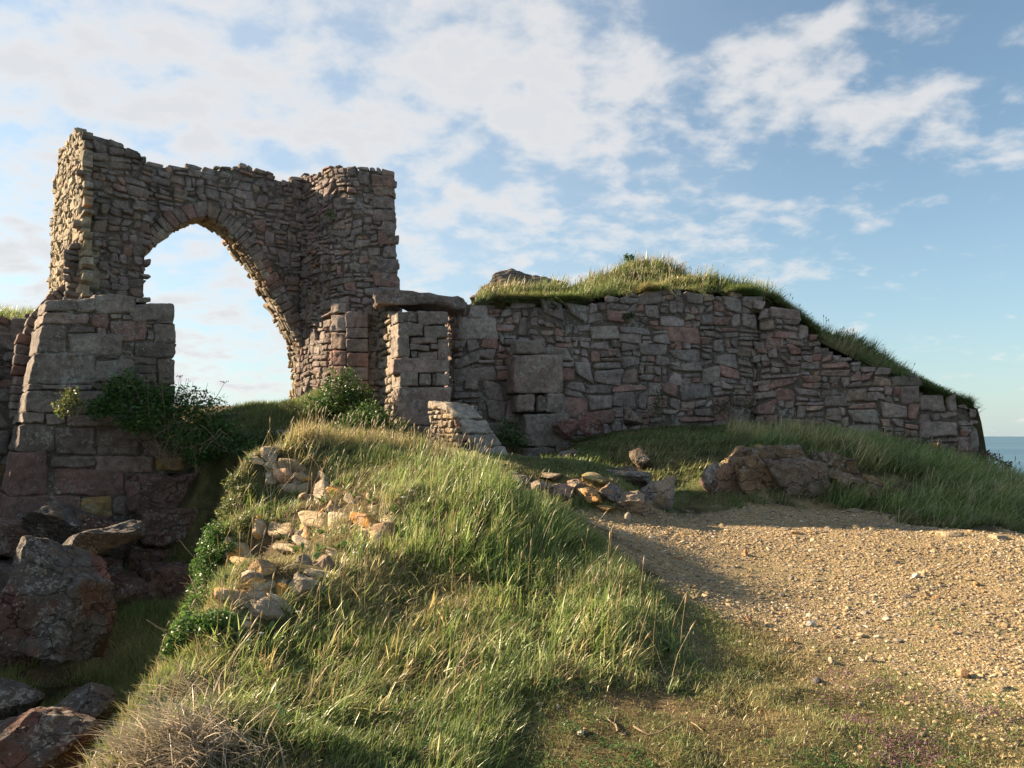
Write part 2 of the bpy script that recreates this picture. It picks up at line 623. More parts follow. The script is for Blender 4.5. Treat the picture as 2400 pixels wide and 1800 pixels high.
def palette(n, red=0.10, warm=0.10, dark=0.18, base=(0.315, 0.245, 0.218), r=rng):
    c = np.tile(np.array(base), (n, 1)) * r.normal(1.0, 0.085, (n, 1)).clip(0.75, 1.3)
    c = c * r.normal(1.0, 0.015, (n, 3))
    k = r.random(n)
    c[k < red] *= np.array([1.08, 0.82, 0.75])
    s = (k >= red) & (k < red + warm)
    c[s] *= np.array([1.05, 0.97, 0.84])
    s = (k >= red + warm) & (k < red + warm + dark)
    c[s] *= 0.78
    return c.clip(0.03, 0.7)


def guillotine(u0, u1, v0, v1, wmax, hmax, wmin, hmin, r, big=0.3, out=None):
    """random rubble: rectangles of very uneven size"""
    if out is None:
        out = []
    w_, h_ = u1 - u0, v1 - v0
    stop = w_ <= wmax and h_ <= hmax and (r.random() < big or w_ * h_ < wmin * hmin * 3.0)
    if stop or (w_ < 2 * wmin and h_ < 2 * hmin):
        out.append((u0, u1, v0, v1))
        return out
    ratio = w_ / max(h_, 1e-6)
    if (ratio > 1.7 * r.uniform(0.7, 1.35) and w_ >= 2 * wmin) or h_ < 2 * hmin:
        f = r.uniform(0.3, 0.7)
        m_ = u0 + max(wmin, min(w_ - wmin, w_ * f))
        guillotine(u0, m_, v0, v1, wmax, hmax, wmin, hmin, r, big, out)
        guillotine(m_, u1, v0, v1, wmax, hmax, wmin, hmin, r, big, out)
    else:
        f = r.uniform(0.28, 0.72)
        m_ = v0 + max(hmin, min(h_ - hmin, h_ * f))
        guillotine(u0, u1, v0, m_, wmax, hmax, wmin, hmin, r, big, out)
        guillotine(u0, u1, m_, v1, wmax, hmax, wmin, hmin, r, big, out)
    return out


def rubble_quads(u0, u1, v0, v1, band, wmax, hmax, wmin, hmin, seed, big=0.3, jit=0.16, warp=0.05, cut=0.22):
    r = np.random.default_rng(seed)
    rects = []
    v = v0
    while v < v1:
        bh = band * r.uniform(0.7, 1.3)
        u = u0 - r.uniform(0, 0.8)
        while u < u1:
            bw = r.uniform(0.7, 1.8) * max(band * 1.4, wmax)
            guillotine(u, u + bw, v, v + bh, wmax, hmax, wmin, hmin, r, big, rects)
            u += bw
        v += bh
    a = np.array(rects)
    q = np.stack([a[:, [0, 2]], a[:, [1, 2]], a[:, [1, 3]], a[:, [0, 3]]], 1)      # (S,4,2) bl br tr tl
    size = np.stack([a[:, 1] - a[:, 0], a[:, 3] - a[:, 2]], -1)
    q = q + r.uniform(-jit, jit, q.shape) * np.minimum(size.min(-1), 0.22)[:, None, None]
    # some stones lose a corner
    k = r.random(len(q)) < cut
    ci = r.integers(0, 4, len(q))
    cen = q.mean(1)
    for i in np.nonzero(k)[0]:
        q[i, ci[i]] += (cen[i] - q[i, ci[i]]) * np.array([r.uniform(0.1, 0.55), r.uniform(0.1, 0.6)])
    s = 1.6
    for ax in (0, 1):
        z3 = np.concatenate([q * s, np.full(q.shape[:2] + (1,), seed * 1.37 + ax * 9.1)], -1)
        q[..., ax] += warp * fbm(z3, 2, seed + ax)
    return q


PRM = np.array([0.0, 0.10, 0.30, 0.5, 0.70, 0.90, 1.0])
NP_ = len(PRM)


def stones(acc, quads, fmap, colors, gap=0.011, bevel=0.03, proud=0.02, rough=0.014, deep=0.14, seed=0, alpha=None, tilt=0.02):
    """each quad becomes one stone with a rounded, uneven face; fmap(u, v, d) -> xyz"""
    r = np.random.default_rng(seed + 100)
    S = len(quads)
    if S == 0:
        return
    q = np.asarray(quads, float)
    cen = q.mean(1, keepdims=True)
    wd = np.linalg.norm(q[:, 1] - q[:, 0], axis=1) * 0.5 + np.linalg.norm(q[:, 2] - q[:, 3], axis=1) * 0.5
    ht = np.linalg.norm(q[:, 3] - q[:, 0], axis=1) * 0.5 + np.linalg.norm(q[:, 2] - q[:, 1], axis=1) * 0.5
    sc = np.stack([1 - np.minimum(2 * gap / wd, 0.4), 1 - np.minimum(2 * gap / ht, 0.4)], -1)
    q = cen + (q - cen) * sc[:, None, :]
    bw = np.minimum(bevel * 1.1 / wd, 0.3)
    bh = np.minimum(bevel * 1.1 / ht, 0.3)
    ones = np.ones(S)
    pa = np.stack([0 * ones, bw, 0.5 * bw + 0.16, 0.5 * ones, 1 - 0.5 * bw - 0.16, 1 - bw, ones], 1)       # (S,7)
    pb = np.stack([0 * ones, bh, 0.5 * bh + 0.16, 0.5 * ones, 1 - 0.5 * bh - 0.16, 1 - bh, ones], 1)
    A = np.repeat(pa[:, None, :], NP_, 1)      # varies along x
    B = np.repeat(pb[:, :, None], NP_, 2)
    uv = (q[:, None, None, 0] * ((1 - A) * (1 - B))[..., None] + q[:, None, None, 1] * (A * (1 - B))[..., None]
          + q[:, None, None, 2] * (A * B)[..., None] + q[:, None, None, 3] * ((1 - A) * B)[..., None])
    ii, jj = np.meshgrid(np.arange(NP_), np.arange(NP_), indexing='xy')
    edge_x = (ii == 0) | (ii == NP_ - 1)
    edge_y = (jj == 0) | (jj == NP_ - 1)
    edge = (edge_x | edge_y)[None]
    corner = (edge_x & edge_y)[None]
    # pull the corners in so that no stone is a sharp rectangle
    pull = r.uniform(0.35, 1.0, (S, 1, 1)) * bevel
    dirc = cen[:, None] - uv
    ln = np.linalg.norm(dirc, axis=-1, keepdims=True) + 1e-9
    uv = uv + np.where(corner[..., None], dirc / ln * np.minimum(pull[..., None], ln * 0.3), 0)
    # wobble of the outline
    sd = r.uniform(0, 100, (S, 1, 1))
    p3 = np.concatenate([uv * 7.0, np.broadcast_to(sd, uv.shape[:3])[..., None]], -1)
    amp = np.minimum(np.minimum(wd, ht) * 0.10, 0.022)[:, None, None]
    uv = uv + np.stack([vnoise(p3, 3), vnoise(p3, 4)], -1) * (amp * np.where(edge, 1.0, 0.3))[..., None]
    d = np.where(edge, -bevel * r.uniform(0.6, 1.2, (S, 1, 1)), 0.0)
    d = d - np.where(corner, bevel * 0.5, 0)
    p3 = np.concatenate([uv * 5.0, np.broadcast_to(sd, uv.shape[:3])[..., None]], -1)
    d = d + rough * fbm(p3, 3, seed + 5, 0.6)
    d = d + r.normal(0, proud, (S, 1, 1)) + (A - 0.5) * r.normal(0, tilt, (S, 1, 1)) + (B - 0.5) * r.normal(0, tilt, (S, 1, 1))
    front = fmap(uv[..., 0], uv[..., 1], d)
    # skirt
    ring = [(0, i) for i in range(NP_)] + [(j, NP_ - 1) for j in range(1, NP_)] + [(NP_ - 1, i) for i in range(NP_ - 2, -1, -1)] + [(j, 0) for j in range(NP_ - 2, 0, -1)]
    rj = np.array([a[0] for a in ring])
    ri = np.array([a[1] for a in ring])
    ruv = uv[:, rj, ri]
    back = fmap(ruv[..., 0], ruv[..., 1], np.full(ruv.shape[:2], -deep))
    nf, nb = NP_ * NP_, len(ring)
    V = np.concatenate([front.reshape(S, nf, 3), back.reshape(S, nb, 3)], 1)
    idx = np.arange(nf).reshape(NP_, NP_)
    fq = np.stack([idx[:-1, :-1], idx[:-1, 1:], idx[1:, 1:], idx[1:, :-1]], -1).reshape(-1, 4)
    rid = idx[rj, ri]
    k = np.arange(nb)
    k2 = (k + 1) % nb
    sq = np.stack([nf + k, nf + k2, rid[k2], rid[k]], -1)
    fq = np.concatenate([fq, sq])
    Q = (fq[None] + (np.arange(S) * (nf + nb))[:, None, None]).reshape(-1, 4)
    C = np.repeat(np.asarray(colors)[:, None, :3], nf + nb, 1).reshape(-1, 3)
    if alpha is None:
        alpha = np.ones(S)
    Al = np.repeat(np.asarray(alpha)[:, None], nf + nb, 1).reshape(-1, 1)
    acc.add(V.reshape(-1, 3), Q, np.concatenate([C, Al], 1))


MORTAR = np.array([0.145, 0.115, 0.09])


def core(acc, inside, u0, u1, v0, v1, fmap, thick, cell=0.1, depth=0.05, color=MORTAR, seed=0):
    """the rubble core behind the stones; inside(u, v) -> bool"""
    nu, nv = max(1, int(round((u1 - u0) / cell))), max(1, int(round((v1 - v0) / cell)))
    us = np.linspace(u0, u1, nu + 1)
    vs = np.linspace(v0, v1, nv + 1)
    cu, cv = np.meshgrid(0.5 * (us[1:] + us[:-1]), 0.5 * (vs[1:] + vs[:-1]), indexing='xy')
    M = inside(cu, cv)
    U, W = np.meshgrid(us, vs, indexing='xy')
    nz = 0.018 * fbm(np.stack([U * 6, W * 6, np.full_like(U, seed)], -1), 3, seed)
    Fr = fmap(U, W, -depth + nz)
    Bk = fmap(U, W, np.full_like(U, -thick))
    nn = (nu + 1) * (nv + 1)
    idx = np.arange(nn).reshape(nv + 1, nu + 1)
    f = np.stack([idx[:-1, :-1], idx[:-1, 1:], idx[1:, 1:], idx[1:, :-1]], -1)[M]
    b = f[:, ::-1] + nn
    sides = []
    Mp = np.pad(M, 1)
    for (dj, di, e0, e1) in ((-1, 0, (0, 0), (0, 1)), (1, 0, (1, 1), (1, 0)), (0, -1, (1, 0), (0, 0)), (0, 1, (0, 1), (1, 1))):
        nb = Mp[1 + dj:1 + dj + nv, 1 + di:1 + di + nu]
        jj, ii = np.nonzero(M & ~nb)
        a0 = idx[jj + e0[0], ii + e0[1]]
        a1 = idx[jj + e1[0], ii + e1[1]]
        sides.append(np.stack([a1, a0, a0 + nn, a1 + nn], -1))
    Q = np.concatenate([f, b] + sides)
    V = np.concatenate([Fr.reshape(-1, 3), Bk.reshape(-1, 3)])
    used = np.unique(Q)
    rm = np.zeros(len(V), np.int64)
    rm[used] = np.arange(len(used))
    acc.add(V[used], rm[Q], color)


class Plane:
    """upright wall face through A and B (ground plan), u along A->B, v = height, d towards the viewer"""

    def __init__(self, A, B, batter=0.0, vref=0.0):
        self.A = np.array(A[:2], float)
        e = np.array(B[:2], float) - self.A
        self.L = float(np.linalg.norm(e))
        self.U = e / self.L
        self.N = np.array([self.U[1], -self.U[0]])
        self.batter, self.vref = batter, vref

    def __call__(self, u, v, d):
        dd = d - self.batter * (v - self.vref)
        return np.stack([self.A[0] + u * self.U[0] + dd * self.N[0], self.A[1] + u * self.U[1] + dd * self.N[1], v + 0 * u], -1)

    def uv(self, px, py):
        d = ray(px, py)
        den = d[0] * self.N[0] + d[1] * self.N[1]
        t = ((self.A[0] - EYE[0]) * self.N[0] + (self.A[1] - EYE[1]) * self.N[1]) / den
        p_ = EYE + d * t
        return np.array([(p_[0] - self.A[0]) * self.U[0] + (p_[1] - self.A[1]) * self.U[1], p_[2]])

    def poly(self, pts):
        return np.array([self.uv(*p_) for p_ in pts])


class Path:
    """wall face along a bent line, with softened corners"""

    def __init__(self, pts, soft=2, batter=0.0, vref=0.0):
        pts = np.array([p_[:2] for p_ in pts], float)
        for _ in range(soft):
            new = [pts[0]]
            for a, b in zip(pts[:-1], pts[1:]):
                new += [a * 0.78 + b * 0.22, a * 0.22 + b * 0.78]
            new.append(pts[-1])
            pts = np.array(new)
        self.p = pts
        sl = np.linalg.norm(np.diff(pts, axis=0), axis=1)
        self.s = np.concatenate([[0], np.cumsum(sl)])
        self.L = self.s[-1]
        t = np.gradient(pts, self.s, axis=0)
        t /= np.linalg.norm(t, axis=1, keepdims=True)
        self.nn = np.stack([t[:, 1], -t[:, 0]], 1)
        self.batter, self.vref = batter, vref

    def __call__(self, u, v, d):
        dd = d - self.batter * (v - self.vref)
        e0 = np.minimum(u, 0)
        e1 = np.maximum(u - self.L, 0)
        x = np.interp(u, self.s, self.p[:, 0])
        y = np.interp(u, self.s, self.p[:, 1])
        nx = np.interp(u, self.s, self.nn[:, 0])
        ny = np.interp(u, self.s, self.nn[:, 1])
        x = x - ny * (e0 + e1) * 1.0
        y = y + nx * (e0 + e1) * 1.0
        return np.stack([x + dd * nx, y + dd * ny, v + 0 * u], -1)

    def u_at(self, px, py):
        d = ray(px, py)
        k = d[0] / d[1]
        f = self.p[:, 0] - k * self.p[:, 1]
        for i in range(len(f) - 1):
            if f[i] * f[i + 1] <= 0:
                t = f[i] / (f[i] - f[i + 1] + 1e-12)
                return self.s[i] + t * (self.s[i + 1] - self.s[i]), self.p[i] + t * (self.p[i + 1] - self.p[i])
        i = 0 if abs(f[0]) < abs(f[-1]) else len(f) - 1
        return self.s[i], self.p[i]

    def uv(self, px, py):
        u, xy = self.u_at(px, py)
        d = ray(px, py)
        return np.array([u, EYE[2] + d[2] * xy[1] / d[1]])

    def poly(self, pts):
        return np.array([self.uv(*p_) for p_ in pts])


def faced_wall(acc, fmap, poly, seed, style, thick, red=0.1, warm=0.1, dark=0.18, base=(0.315, 0.245, 0.218), margin=0.0, hole=None, hole_w=0.0, keep=None, corelo=0.07, orange=0.005, proud=None, mortar=None):
    st = dict(band=0.75, wmax=0.62, hmax=0.40, wmin=0.10, hmin=0.06, big=0.34, jit=0.2, warp=0.05, cut=0.25, gap=0.011, bevel=0.028, proud=0.02, rough=0.014, tilt=0.02)
    st.update(style)
    u0, v0 = poly.min(0)
    u1, v1 = poly.max(0)
    q = rubble_quads(u0, u1, v0, v1 + 0.1, st['band'], st['wmax'], st['hmax'], st['wmin'], st['hmin'], seed, st['big'], st['jit'], st['warp'], st['cut'])
    c = q.mean(1)
    sd = poly_sdf(poly, c[:, 0], c[:, 1])
    ok = sd < margin
    # sideways limits: clamp stones to the ends of the wall
    q[..., 0] = np.clip(q[..., 0], u0 - 0.03, u1 + 0.03)
    ok &= (q[..., 0].max(1) - q[..., 0].min(1)) > st['wmin'] * 0.5
    if hole is not None:
        ok &= poly_sdf(hole, c[:, 0], c[:, 1]) > hole_w
    if keep is not None:
        ok &= keep(c[:, 0], c[:, 1])
    q = q[ok]
    r = np.random.default_rng(seed + 9)
    cols = palette(len(q), red, warm, dark, base, r)
    al = np.where(r.random(len(q)) < orange, 0.0, 1.0)
    stones(acc, q, fmap, cols, st['gap'], st['bevel'], proud if proud is not None else st['proud'], st['rough'], 0.16, seed, al, st['tilt'])

    def inside(u, v):
        k = poly_sdf(poly, u, v) < -corelo
        if hole is not None:
            k &= poly_sdf(hole, u, v) > hole_w * 0.4
        return k
    core(acc, inside, u0, u1, v0, v1, fmap, thick, 0.09, st.get('core', 0.085), MORTAR if mortar is None else mortar, seed)


def cube_grid(n=6):
    """unit cube surface as a welded grid, corners at 0 and 1"""
    t = np.linspace(0, 1, n + 1)
    idx, V, Q = {}, [], []

    def vid(p_):
        k = tuple(np.round(p_, 6))
        if k not in idx:
            idx[k] = len(V)
            V.append(p_)
        return idx[k]
    for ax in range(3):
        for side in (0, 1):
            for i in range(n):
                for j in range(n):
                    quad = []
                    for (di, dj) in ((0, 0), (1, 0), (1, 1), (0, 1)):
                        p_ = [0, 0, 0]
                        p_[ax] = float(side)
                        p_[(ax + 1) % 3] = t[i + di]
                        p_[(ax + 2) % 3] = t[j + dj]
                        quad.append(vid(tuple(p_)))
                    Q.append(quad if side else quad[::-1])
    return np.array(V), np.array(Q)


CUBE_V, CUBE_Q = cube_grid(14)


def block(acc, fmap, quad, depth, color, alpha=1.0, bevel=0.035, rough=0.014, gap=0.008, d0=0.0, seed=0):
    """a squared stone with worn edges: quad = four (u, v) corners bl br tr tl of its front face"""
    q = np.asarray(quad, float)
    cen = q.mean(0)
    wd = 0.5 * (np.linalg.norm(q[1] - q[0]) + np.linalg.norm(q[2] - q[3]))
    ht = 0.5 * (np.linalg.norm(q[3] - q[0]) + np.linalg.norm(q[2] - q[1]))
    q = cen + (q - cen) * np.array([1 - min(2 * gap / wd, .3), 1 - min(2 * gap / ht, .3)])
    size = np.array([wd, ht, depth])
    c = CUBE_V.copy()
    # gather the grid lines near the edges, then round them
    b = np.minimum(bevel / size, 0.24)
    t = c * 14.0
    kn = np.array([0, 2, 4, 6, 8, 10, 12, 14.0])
    for ax in range(3):
        kv = np.array([0, b[ax], 0.5 * b[ax] + 0.13, 0.42, 0.58, 1 - 0.5 * b[ax] - 0.13, 1 - b[ax], 1.0])
        c[:, ax] = np.interp(t[:, ax], kn, kv)
    inner = np.clip(c, b, 1 - b)
    off = (c - inner) * size
    ln = np.linalg.norm(off, axis=1, keepdims=True)
    off = np.where(ln > 1e-9, off / np.maximum(ln, 1e-9) * np.minimum(ln, bevel), 0)
    # points on an edge or a corner move to the rounded position
    c = inner + off / size
    A, B, D = c[:, 0], c[:, 1], c[:, 2]
    uv = (q[0] * ((1 - A) * (1 - B))[:, None] + q[1] * (A * (1 - B))[:, None] + q[2] * (A * B)[:, None] + q[3] * ((1 - A) * B)[:, None])
    p_ = fmap(uv[:, 0], uv[:, 1], d0 - depth * (1 - D))
    nv = np.stack([fbm(p_ * 4.5 + seed * 3.1 + 11 * k, 3, seed + k, 0.6) for k in range(3)], 1)
    nb = np.stack([vnoise(p_ * 2.2 + seed * 3.1 + 5 * k, seed + k) for k in range(3)], 1)
    nh = np.stack([fbm(p_ * 13.0 + seed * 1.7 + 7 * k, 2, seed + 30 + k, 0.6) for k in range(3)], 1)
    p_ = p_ + nv * rough + nb * rough * 1.2 + nh * min(rough, 0.03) * 0.55
    acc.add(p_, CUBE_Q, np.array([*color, alpha]))


# ------------------------------------------------------------------ rocks
def ico(sub):
    t = (1 + 5 ** 0.5) / 2
    V = [(-1, t, 0), (1, t, 0), (-1, -t, 0), (1, -t, 0), (0, -1, t), (0, 1, t), (0, -1, -t), (0, 1, -t), (t, 0, -1), (t, 0, 1), (-t, 0, -1), (-t, 0, 1)]
    F = [(0, 11, 5), (0, 5, 1), (0, 1, 7), (0, 7, 10), (0, 10, 11), (1, 5, 9), (5, 11, 4), (11, 10, 2), (10, 7, 6), (7, 1, 8), (3, 9, 4), (3, 4, 2), (3, 2, 6), (3, 6, 8), (3, 8, 9), (4, 9, 5), (2, 4, 11), (6, 2, 10), (8, 6, 7), (9, 8, 1)]
    V = [np.array(v) / np.linalg.norm(v) for v in V]
    for _ in range(sub):
        cache, NF = {}, []

        def midp(a, b):
            k = (min(a, b), max(a, b))
            if k not in cache:
                m_ = V[a] + V[b]
                cache[k] = len(V)
                V.append(m_ / np.linalg.norm(m_))
            return cache[k]
        for a, b, c_ in F:
            ab, bc, ca = midp(a, b), midp(b, c_), midp(c_, a)
            NF += [(a, ab, ca), (b, bc, ab), (c_, ca, bc), (ab, bc, ca)]
        F = NF
    return np.array(V), np.array(F)


ICO = {k: ico(k) for k in (1, 2, 3, 4, 5)}


def rock_shape(sub, seed, cuts=14, lo=0.55, hi=0.92, rough=0.06, freq=2.2):
    V, F = ICO[sub]
    r = np.random.default_rng(seed)
    p_ = V.copy()
    for _ in range(cuts):
        n_ = r.normal(size=3)
        n_ /= np.linalg.norm(n_)
        h = r.uniform(lo, hi)
        d = p_ @ n_ - h
        k = d > 0
        p_[k] -= np.outer(d[k], n_)
    rg = 1 - 2 * np.abs(vnoise(p_ * freq * 1.3 + seed * 3.1, seed + 40))
    p_ = p_ * (1 + rough * fbm(p_ * freq + seed * 7.3, 4, seed, 0.55) - 0.5 * rough * np.maximum(rg, 0) ** 3 + 0.25 * rough * fbm(p_ * freq * 5, 3, seed + 9, 0.6))[:, None]
    return p_, F


def rot_z(a):
    c_, s_ = math.cos(a), math.sin(a)
    return np.array([[c_, -s_, 0], [s_, c_, 0], [0, 0, 1]])


def rot_y(a):
    c_, s_ = math.cos(a), math.sin(a)
    return np.array([[c_, 0, s_], [0, 1, 0], [-s_, 0, c_]])


def rock(name, center, size, color, label, cat="rock", group=None, mat=None, sub=4, seed=0, cuts=14, rough=0.06, yaw=0.0, tip=0.0, alpha=1.0, lo=0.55, hi=0.92, parent=None, freq=2.2, col2=None):
    p_, F = rock_shape(sub, seed, cuts, lo, hi, rough, freq)
    p_ = (p_ * np.array(size)) @ rot_y(tip).T @ rot_z(yaw).T
    c_ = np.tile(np.array(color, float), (len(p_), 1))
    if col2 is not None:
        f = sstep(-0.15, 0.25, fbm(p_ * 2.0 + seed, 3, seed + 3))[:, None]
        c_ = c_ * (1 - f) + np.array(col2) * f
    al = np.ones((len(p_), 1)) * alpha
    acc = Acc()
    acc.add(p_ + np.array(center), None, np.concatenate([c_, al], 1), F)
    o = acc.build(name, mat or M_ROCK, parent, True, None if parent is not None else center)
    if parent is None:
        tag(o, label, cat, group)
    return o


RED = np.array([0.235, 0.115, 0.095])
GREY = np.array([0.235, 0.205, 0.19])
TAN = np.array([0.47, 0.36, 0.24])
PINK = np.array([0.36, 0.245, 0.195])
WALLC = (0.265, 0.218, 0.198)

# ------------------------------------------------------------------ the gateway ruin
TH = R(39)
GU = np.array([math.cos(TH), math.sin(TH)])
GW = np.array([-math.sin(TH), math.cos(TH)])


def along(A, dirv, px, py):
    """point of the plan line A + s*dir that lies on the line of sight through a pixel"""
    d = ray(px, py)
    k = d[0] / d[1]
    s = (k * A[1] - A[0]) / (dirv[0] - k * dirv[1])
    return A[:2] + s * dirv


A_spring = P(345, 620, 15.0)[:2]
A_end = along(A_spring, GU, 706, 620)
ARCH = Plane(A_spring - 1.25 * GU, A_end)

gate = empty("ruined_gateway", (*(A_spring + GU * 1.2), 2.0), "tall ruined stone gateway with a pointed arch open to the sky", "gateway")

right = [ARCH.uv(*a) for a in ((485, 507), (512, 522), (545, 552), (575, 588), (605, 632), (640, 692), (672, 752), (697, 805), (706, 850), (708, 930), (709, 1000))]
right = np.array(right)
apex = right[0]
left = right.copy()
_off = left[:, 0] - apex[0]
left[:, 0] = apex[0] - _off * (1 + 0.35 * sstep(1.0, 2.0, _off))
HOLE = np.concatenate([left[::-1], right[1:]])
HOLE = np.concatenate([[[HOLE[0, 0], 0.5]], HOLE, [[HOLE[-1, 0], 0.5]]])
RING = 0.36

top = ARCH.poly([(250, 372), (350, 374), (378, 388), (400, 382), (440, 386), (480, 392), (530, 388), (590, 388), (625, 396), (637, 408), (650, 410), (672, 424), (690, 412), (715, 410), (745, 408)])
u1 = ARCH.L + 0.12
poly = np.concatenate([[[0.0, 1.2]], [[0.0, top[0, 1]]], top[1:], [[u1, top[-1, 1]]], [[u1, 1.2]]])
acc = Acc()
SMALL = dict(band=0.55, wmax=0.48, hmax=0.28, wmin=0.13, hmin=0.085, big=0.40, jit=0.24, warp=0.08, cut=0.42, gap=0.009, bevel=0.022, proud=0.016, rough=0.016, tilt=0.016, core=0.04)
faced_wall(acc, ARCH, poly, 11, SMALL, 0.7, red=0.06, warm=0.12, dark=0.22, hole=HOLE, hole_w=RING)
acc.build("arch_wall", M_WALL, gate)

# voussoirs, from the crown down both sides
acc = Acc()
quads = []
r_ = np.random.default_rng(3)
for side in (right, left):
    sg = 1 if side is right else -1
    seg = np.linalg.norm(np.diff(side, axis=0), axis=1)
    cum = np.concatenate([[0], np.cumsum(seg)])

    def at(s):
        return np.array([np.interp(s, cum, side[:, 0]), np.interp(s, cum, side[:, 1])])

    def nor(s):
        t = at(min(s + 0.12, cum[-1])) - at(max(s - 0.12, 0))
        t /= np.linalg.norm(t)
        return np.array([-t[1], t[0]]) * sg if s > 0.02 else np.array([0.0, 1.0])
    s = 0.0
    while s < cum[-1] - 0.1:
        w_ = r_.uniform(0.11, 0.21) if s > 0.01 else 0.2
        e = min(s + w_, cum[-1])
        th = RING * r_.uniform(0.9, 1.12)
        a, b = at(s), at(e)
        ao, bo = a + nor(s) * th, b + nor(e) * th
        q4 = [a, b, bo, ao] if sg < 0 else [b, a, ao, bo]
        quads.append(q4)
        s = e
quads = np.array(quads)
# make every quad run counter-clockwise
ar = 0.5 * ((quads[:, 2, 0] - quads[:, 0, 0]) * (quads[:, 3, 1] - quads[:, 1, 1]) - (quads[:, 3, 0] - quads[:, 1, 0]) * (quads[:, 2, 1] - quads[:, 0, 1]))
quads[ar < 0] = quads[ar < 0][:, ::-1]


def arch_out(u, v, d):
    return ARCH(u, v, d + 0.03)


stones(acc, quads, arch_out, palette(len(quads), 0.12, 0.05, 0.1, (0.28, 0.21, 0.175), r_), 0.009, 0.022, 0.012, 0.010, 0.3, 5, None, 0.015)
acc.build("arch_ring", M_WALL, gate)

# reveal and underside of the arch: up the right jamb, over the crown, down the left one
intr = np.concatenate([right[::-1], left[1:]])
ilen = np.concatenate([[0], np.cumsum(np.linalg.norm(np.diff(intr, axis=0), axis=1))])
ISM = np.stack([np.interp(np.linspace(0, ilen[-1], 200), ilen, intr[:, k]) for k in (0, 1)], 1)
it = np.gradient(ISM, axis=0)
it /= np.linalg.norm(it, axis=1, keepdims=True)
IN = np.stack([-it[:, 1], it[:, 0]], 1)
IU = np.linspace(0, ilen[-1], 200)


def soffit(u, v, d):
    x = np.interp(u, IU, ISM[:, 0]) + d * np.interp(u, IU, IN[:, 0])
    z = np.interp(u, IU, ISM[:, 1]) + d * np.interp(u, IU, IN[:, 1])
    p_ = ARCH(x, z, 0 * x)
    p_[..., 0] += GW[0] * v
    p_[..., 1] += GW[1] * v
    return p_


acc = Acc()
L_ = ilen[-1]
faced_wall(acc, soffit, np.array([[0.0, 0.0], [L_, 0.0], [L_, 0.72], [0.0, 0.72]]), 21, dict(SMALL, band=0.45, wmax=0.30, hmax=0.30, wmin=0.10, hmin=0.10, bevel=0.02, proud=0.014, rough=0.018), 0.14,
           red=0.05, warm=0.25, dark=0.05, base=(0.43, 0.345, 0.25))  # base lightened to put the reveal's sunlit look into the colour
acc.build("arch_soffit", M_WALL, gate)

# left-hand tower of the gate: front and outer flank
T_r = P(351, 500, 14.5)[:2]
T_l = along(T_r, -GU, 192, 500)
FRONT = Plane(T_l - 0.45 * GU, T_r)
poly = FRONT.poly([(192, 309), (207, 305), (240, 312), (275, 328), (300, 344), (325, 352), (349, 364), (352, 400), (352, 560), (346, 620), (348, 712), (148, 712), (152, 640), (165, 590), (190, 548), (193, 420)])
acc = Acc()
TOWER = dict(band=0.55, wmax=0.5, hmax=0.24, wmin=0.12, hmin=0.10, big=0.4, jit=0.22, warp=0.08, cut=0.35, gap=0.008, bevel=0.028, proud=0.022, rough=0.024, tilt=0.03)
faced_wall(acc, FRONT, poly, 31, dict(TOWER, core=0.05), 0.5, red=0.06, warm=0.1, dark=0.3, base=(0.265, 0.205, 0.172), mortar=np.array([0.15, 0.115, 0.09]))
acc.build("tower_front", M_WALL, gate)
B_l = P(116, 560, 15.9)[:2]
FL = Plane(B_l, T_l - 0.02 * GU)
poly = FL.poly([(172, 303), (193, 309), (193, 712), (110, 712), (114, 640), (121, 500), (128, 410), (139, 350), (150, 330)])
acc = Acc()
faced_wall(acc, FL, poly, 33, dict(SMALL, wmax=0.42, hmax=0.22, bevel=0.018, proud=0.012, rough=0.018, tilt=0.02, gap=0.006, core=0.03), 0.35, red=0.03, warm=0.3, dark=0.03, base=(0.40, 0.325, 0.225), mortar=np.array([0.34, 0.27, 0.18]), corelo=0.28)  # sunlit flank: the sun's brightness put into lighter stone and mortar colours
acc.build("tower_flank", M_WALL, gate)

# right-hand splayed flank of the gate
F0 = A_end
F1 = P(795, 600, 15.75)[:2]
F2 = P(921, 600, 15.9)[:2]
F3 = P(950, 600, 15.75)[:2]
FLANK = Path([F0 - (F1 - F0) * 0.1, F1, F2], 2)
poly = FLANK.poly([(708, 409), (735, 407), (752, 396), (766, 385), (800, 386), (850, 389), (880, 393), (911, 396)])
uR = FLANK.L
ptr = np.array([[uR - 0.02, poly[-1, 1]], [uR + 0.02, 6.3], [uR + 0.04, 5.6], [uR + 0.10, 5.0], [uR + 0.16, 4.3], [uR + 0.16, 0.9], [-0.05, 0.9]])
poly = np.concatenate([[[-0.05, poly[0, 1]]], poly, ptr])
acc = Acc()
faced_wall(acc, FLANK, poly, 41, dict(SMALL, wmax=0.44, hmax=0.24, band=0.5, proud=0.018, rough=0.02, bevel=0.022), 0.9, red=0.08, warm=0.12, dark=0.2)
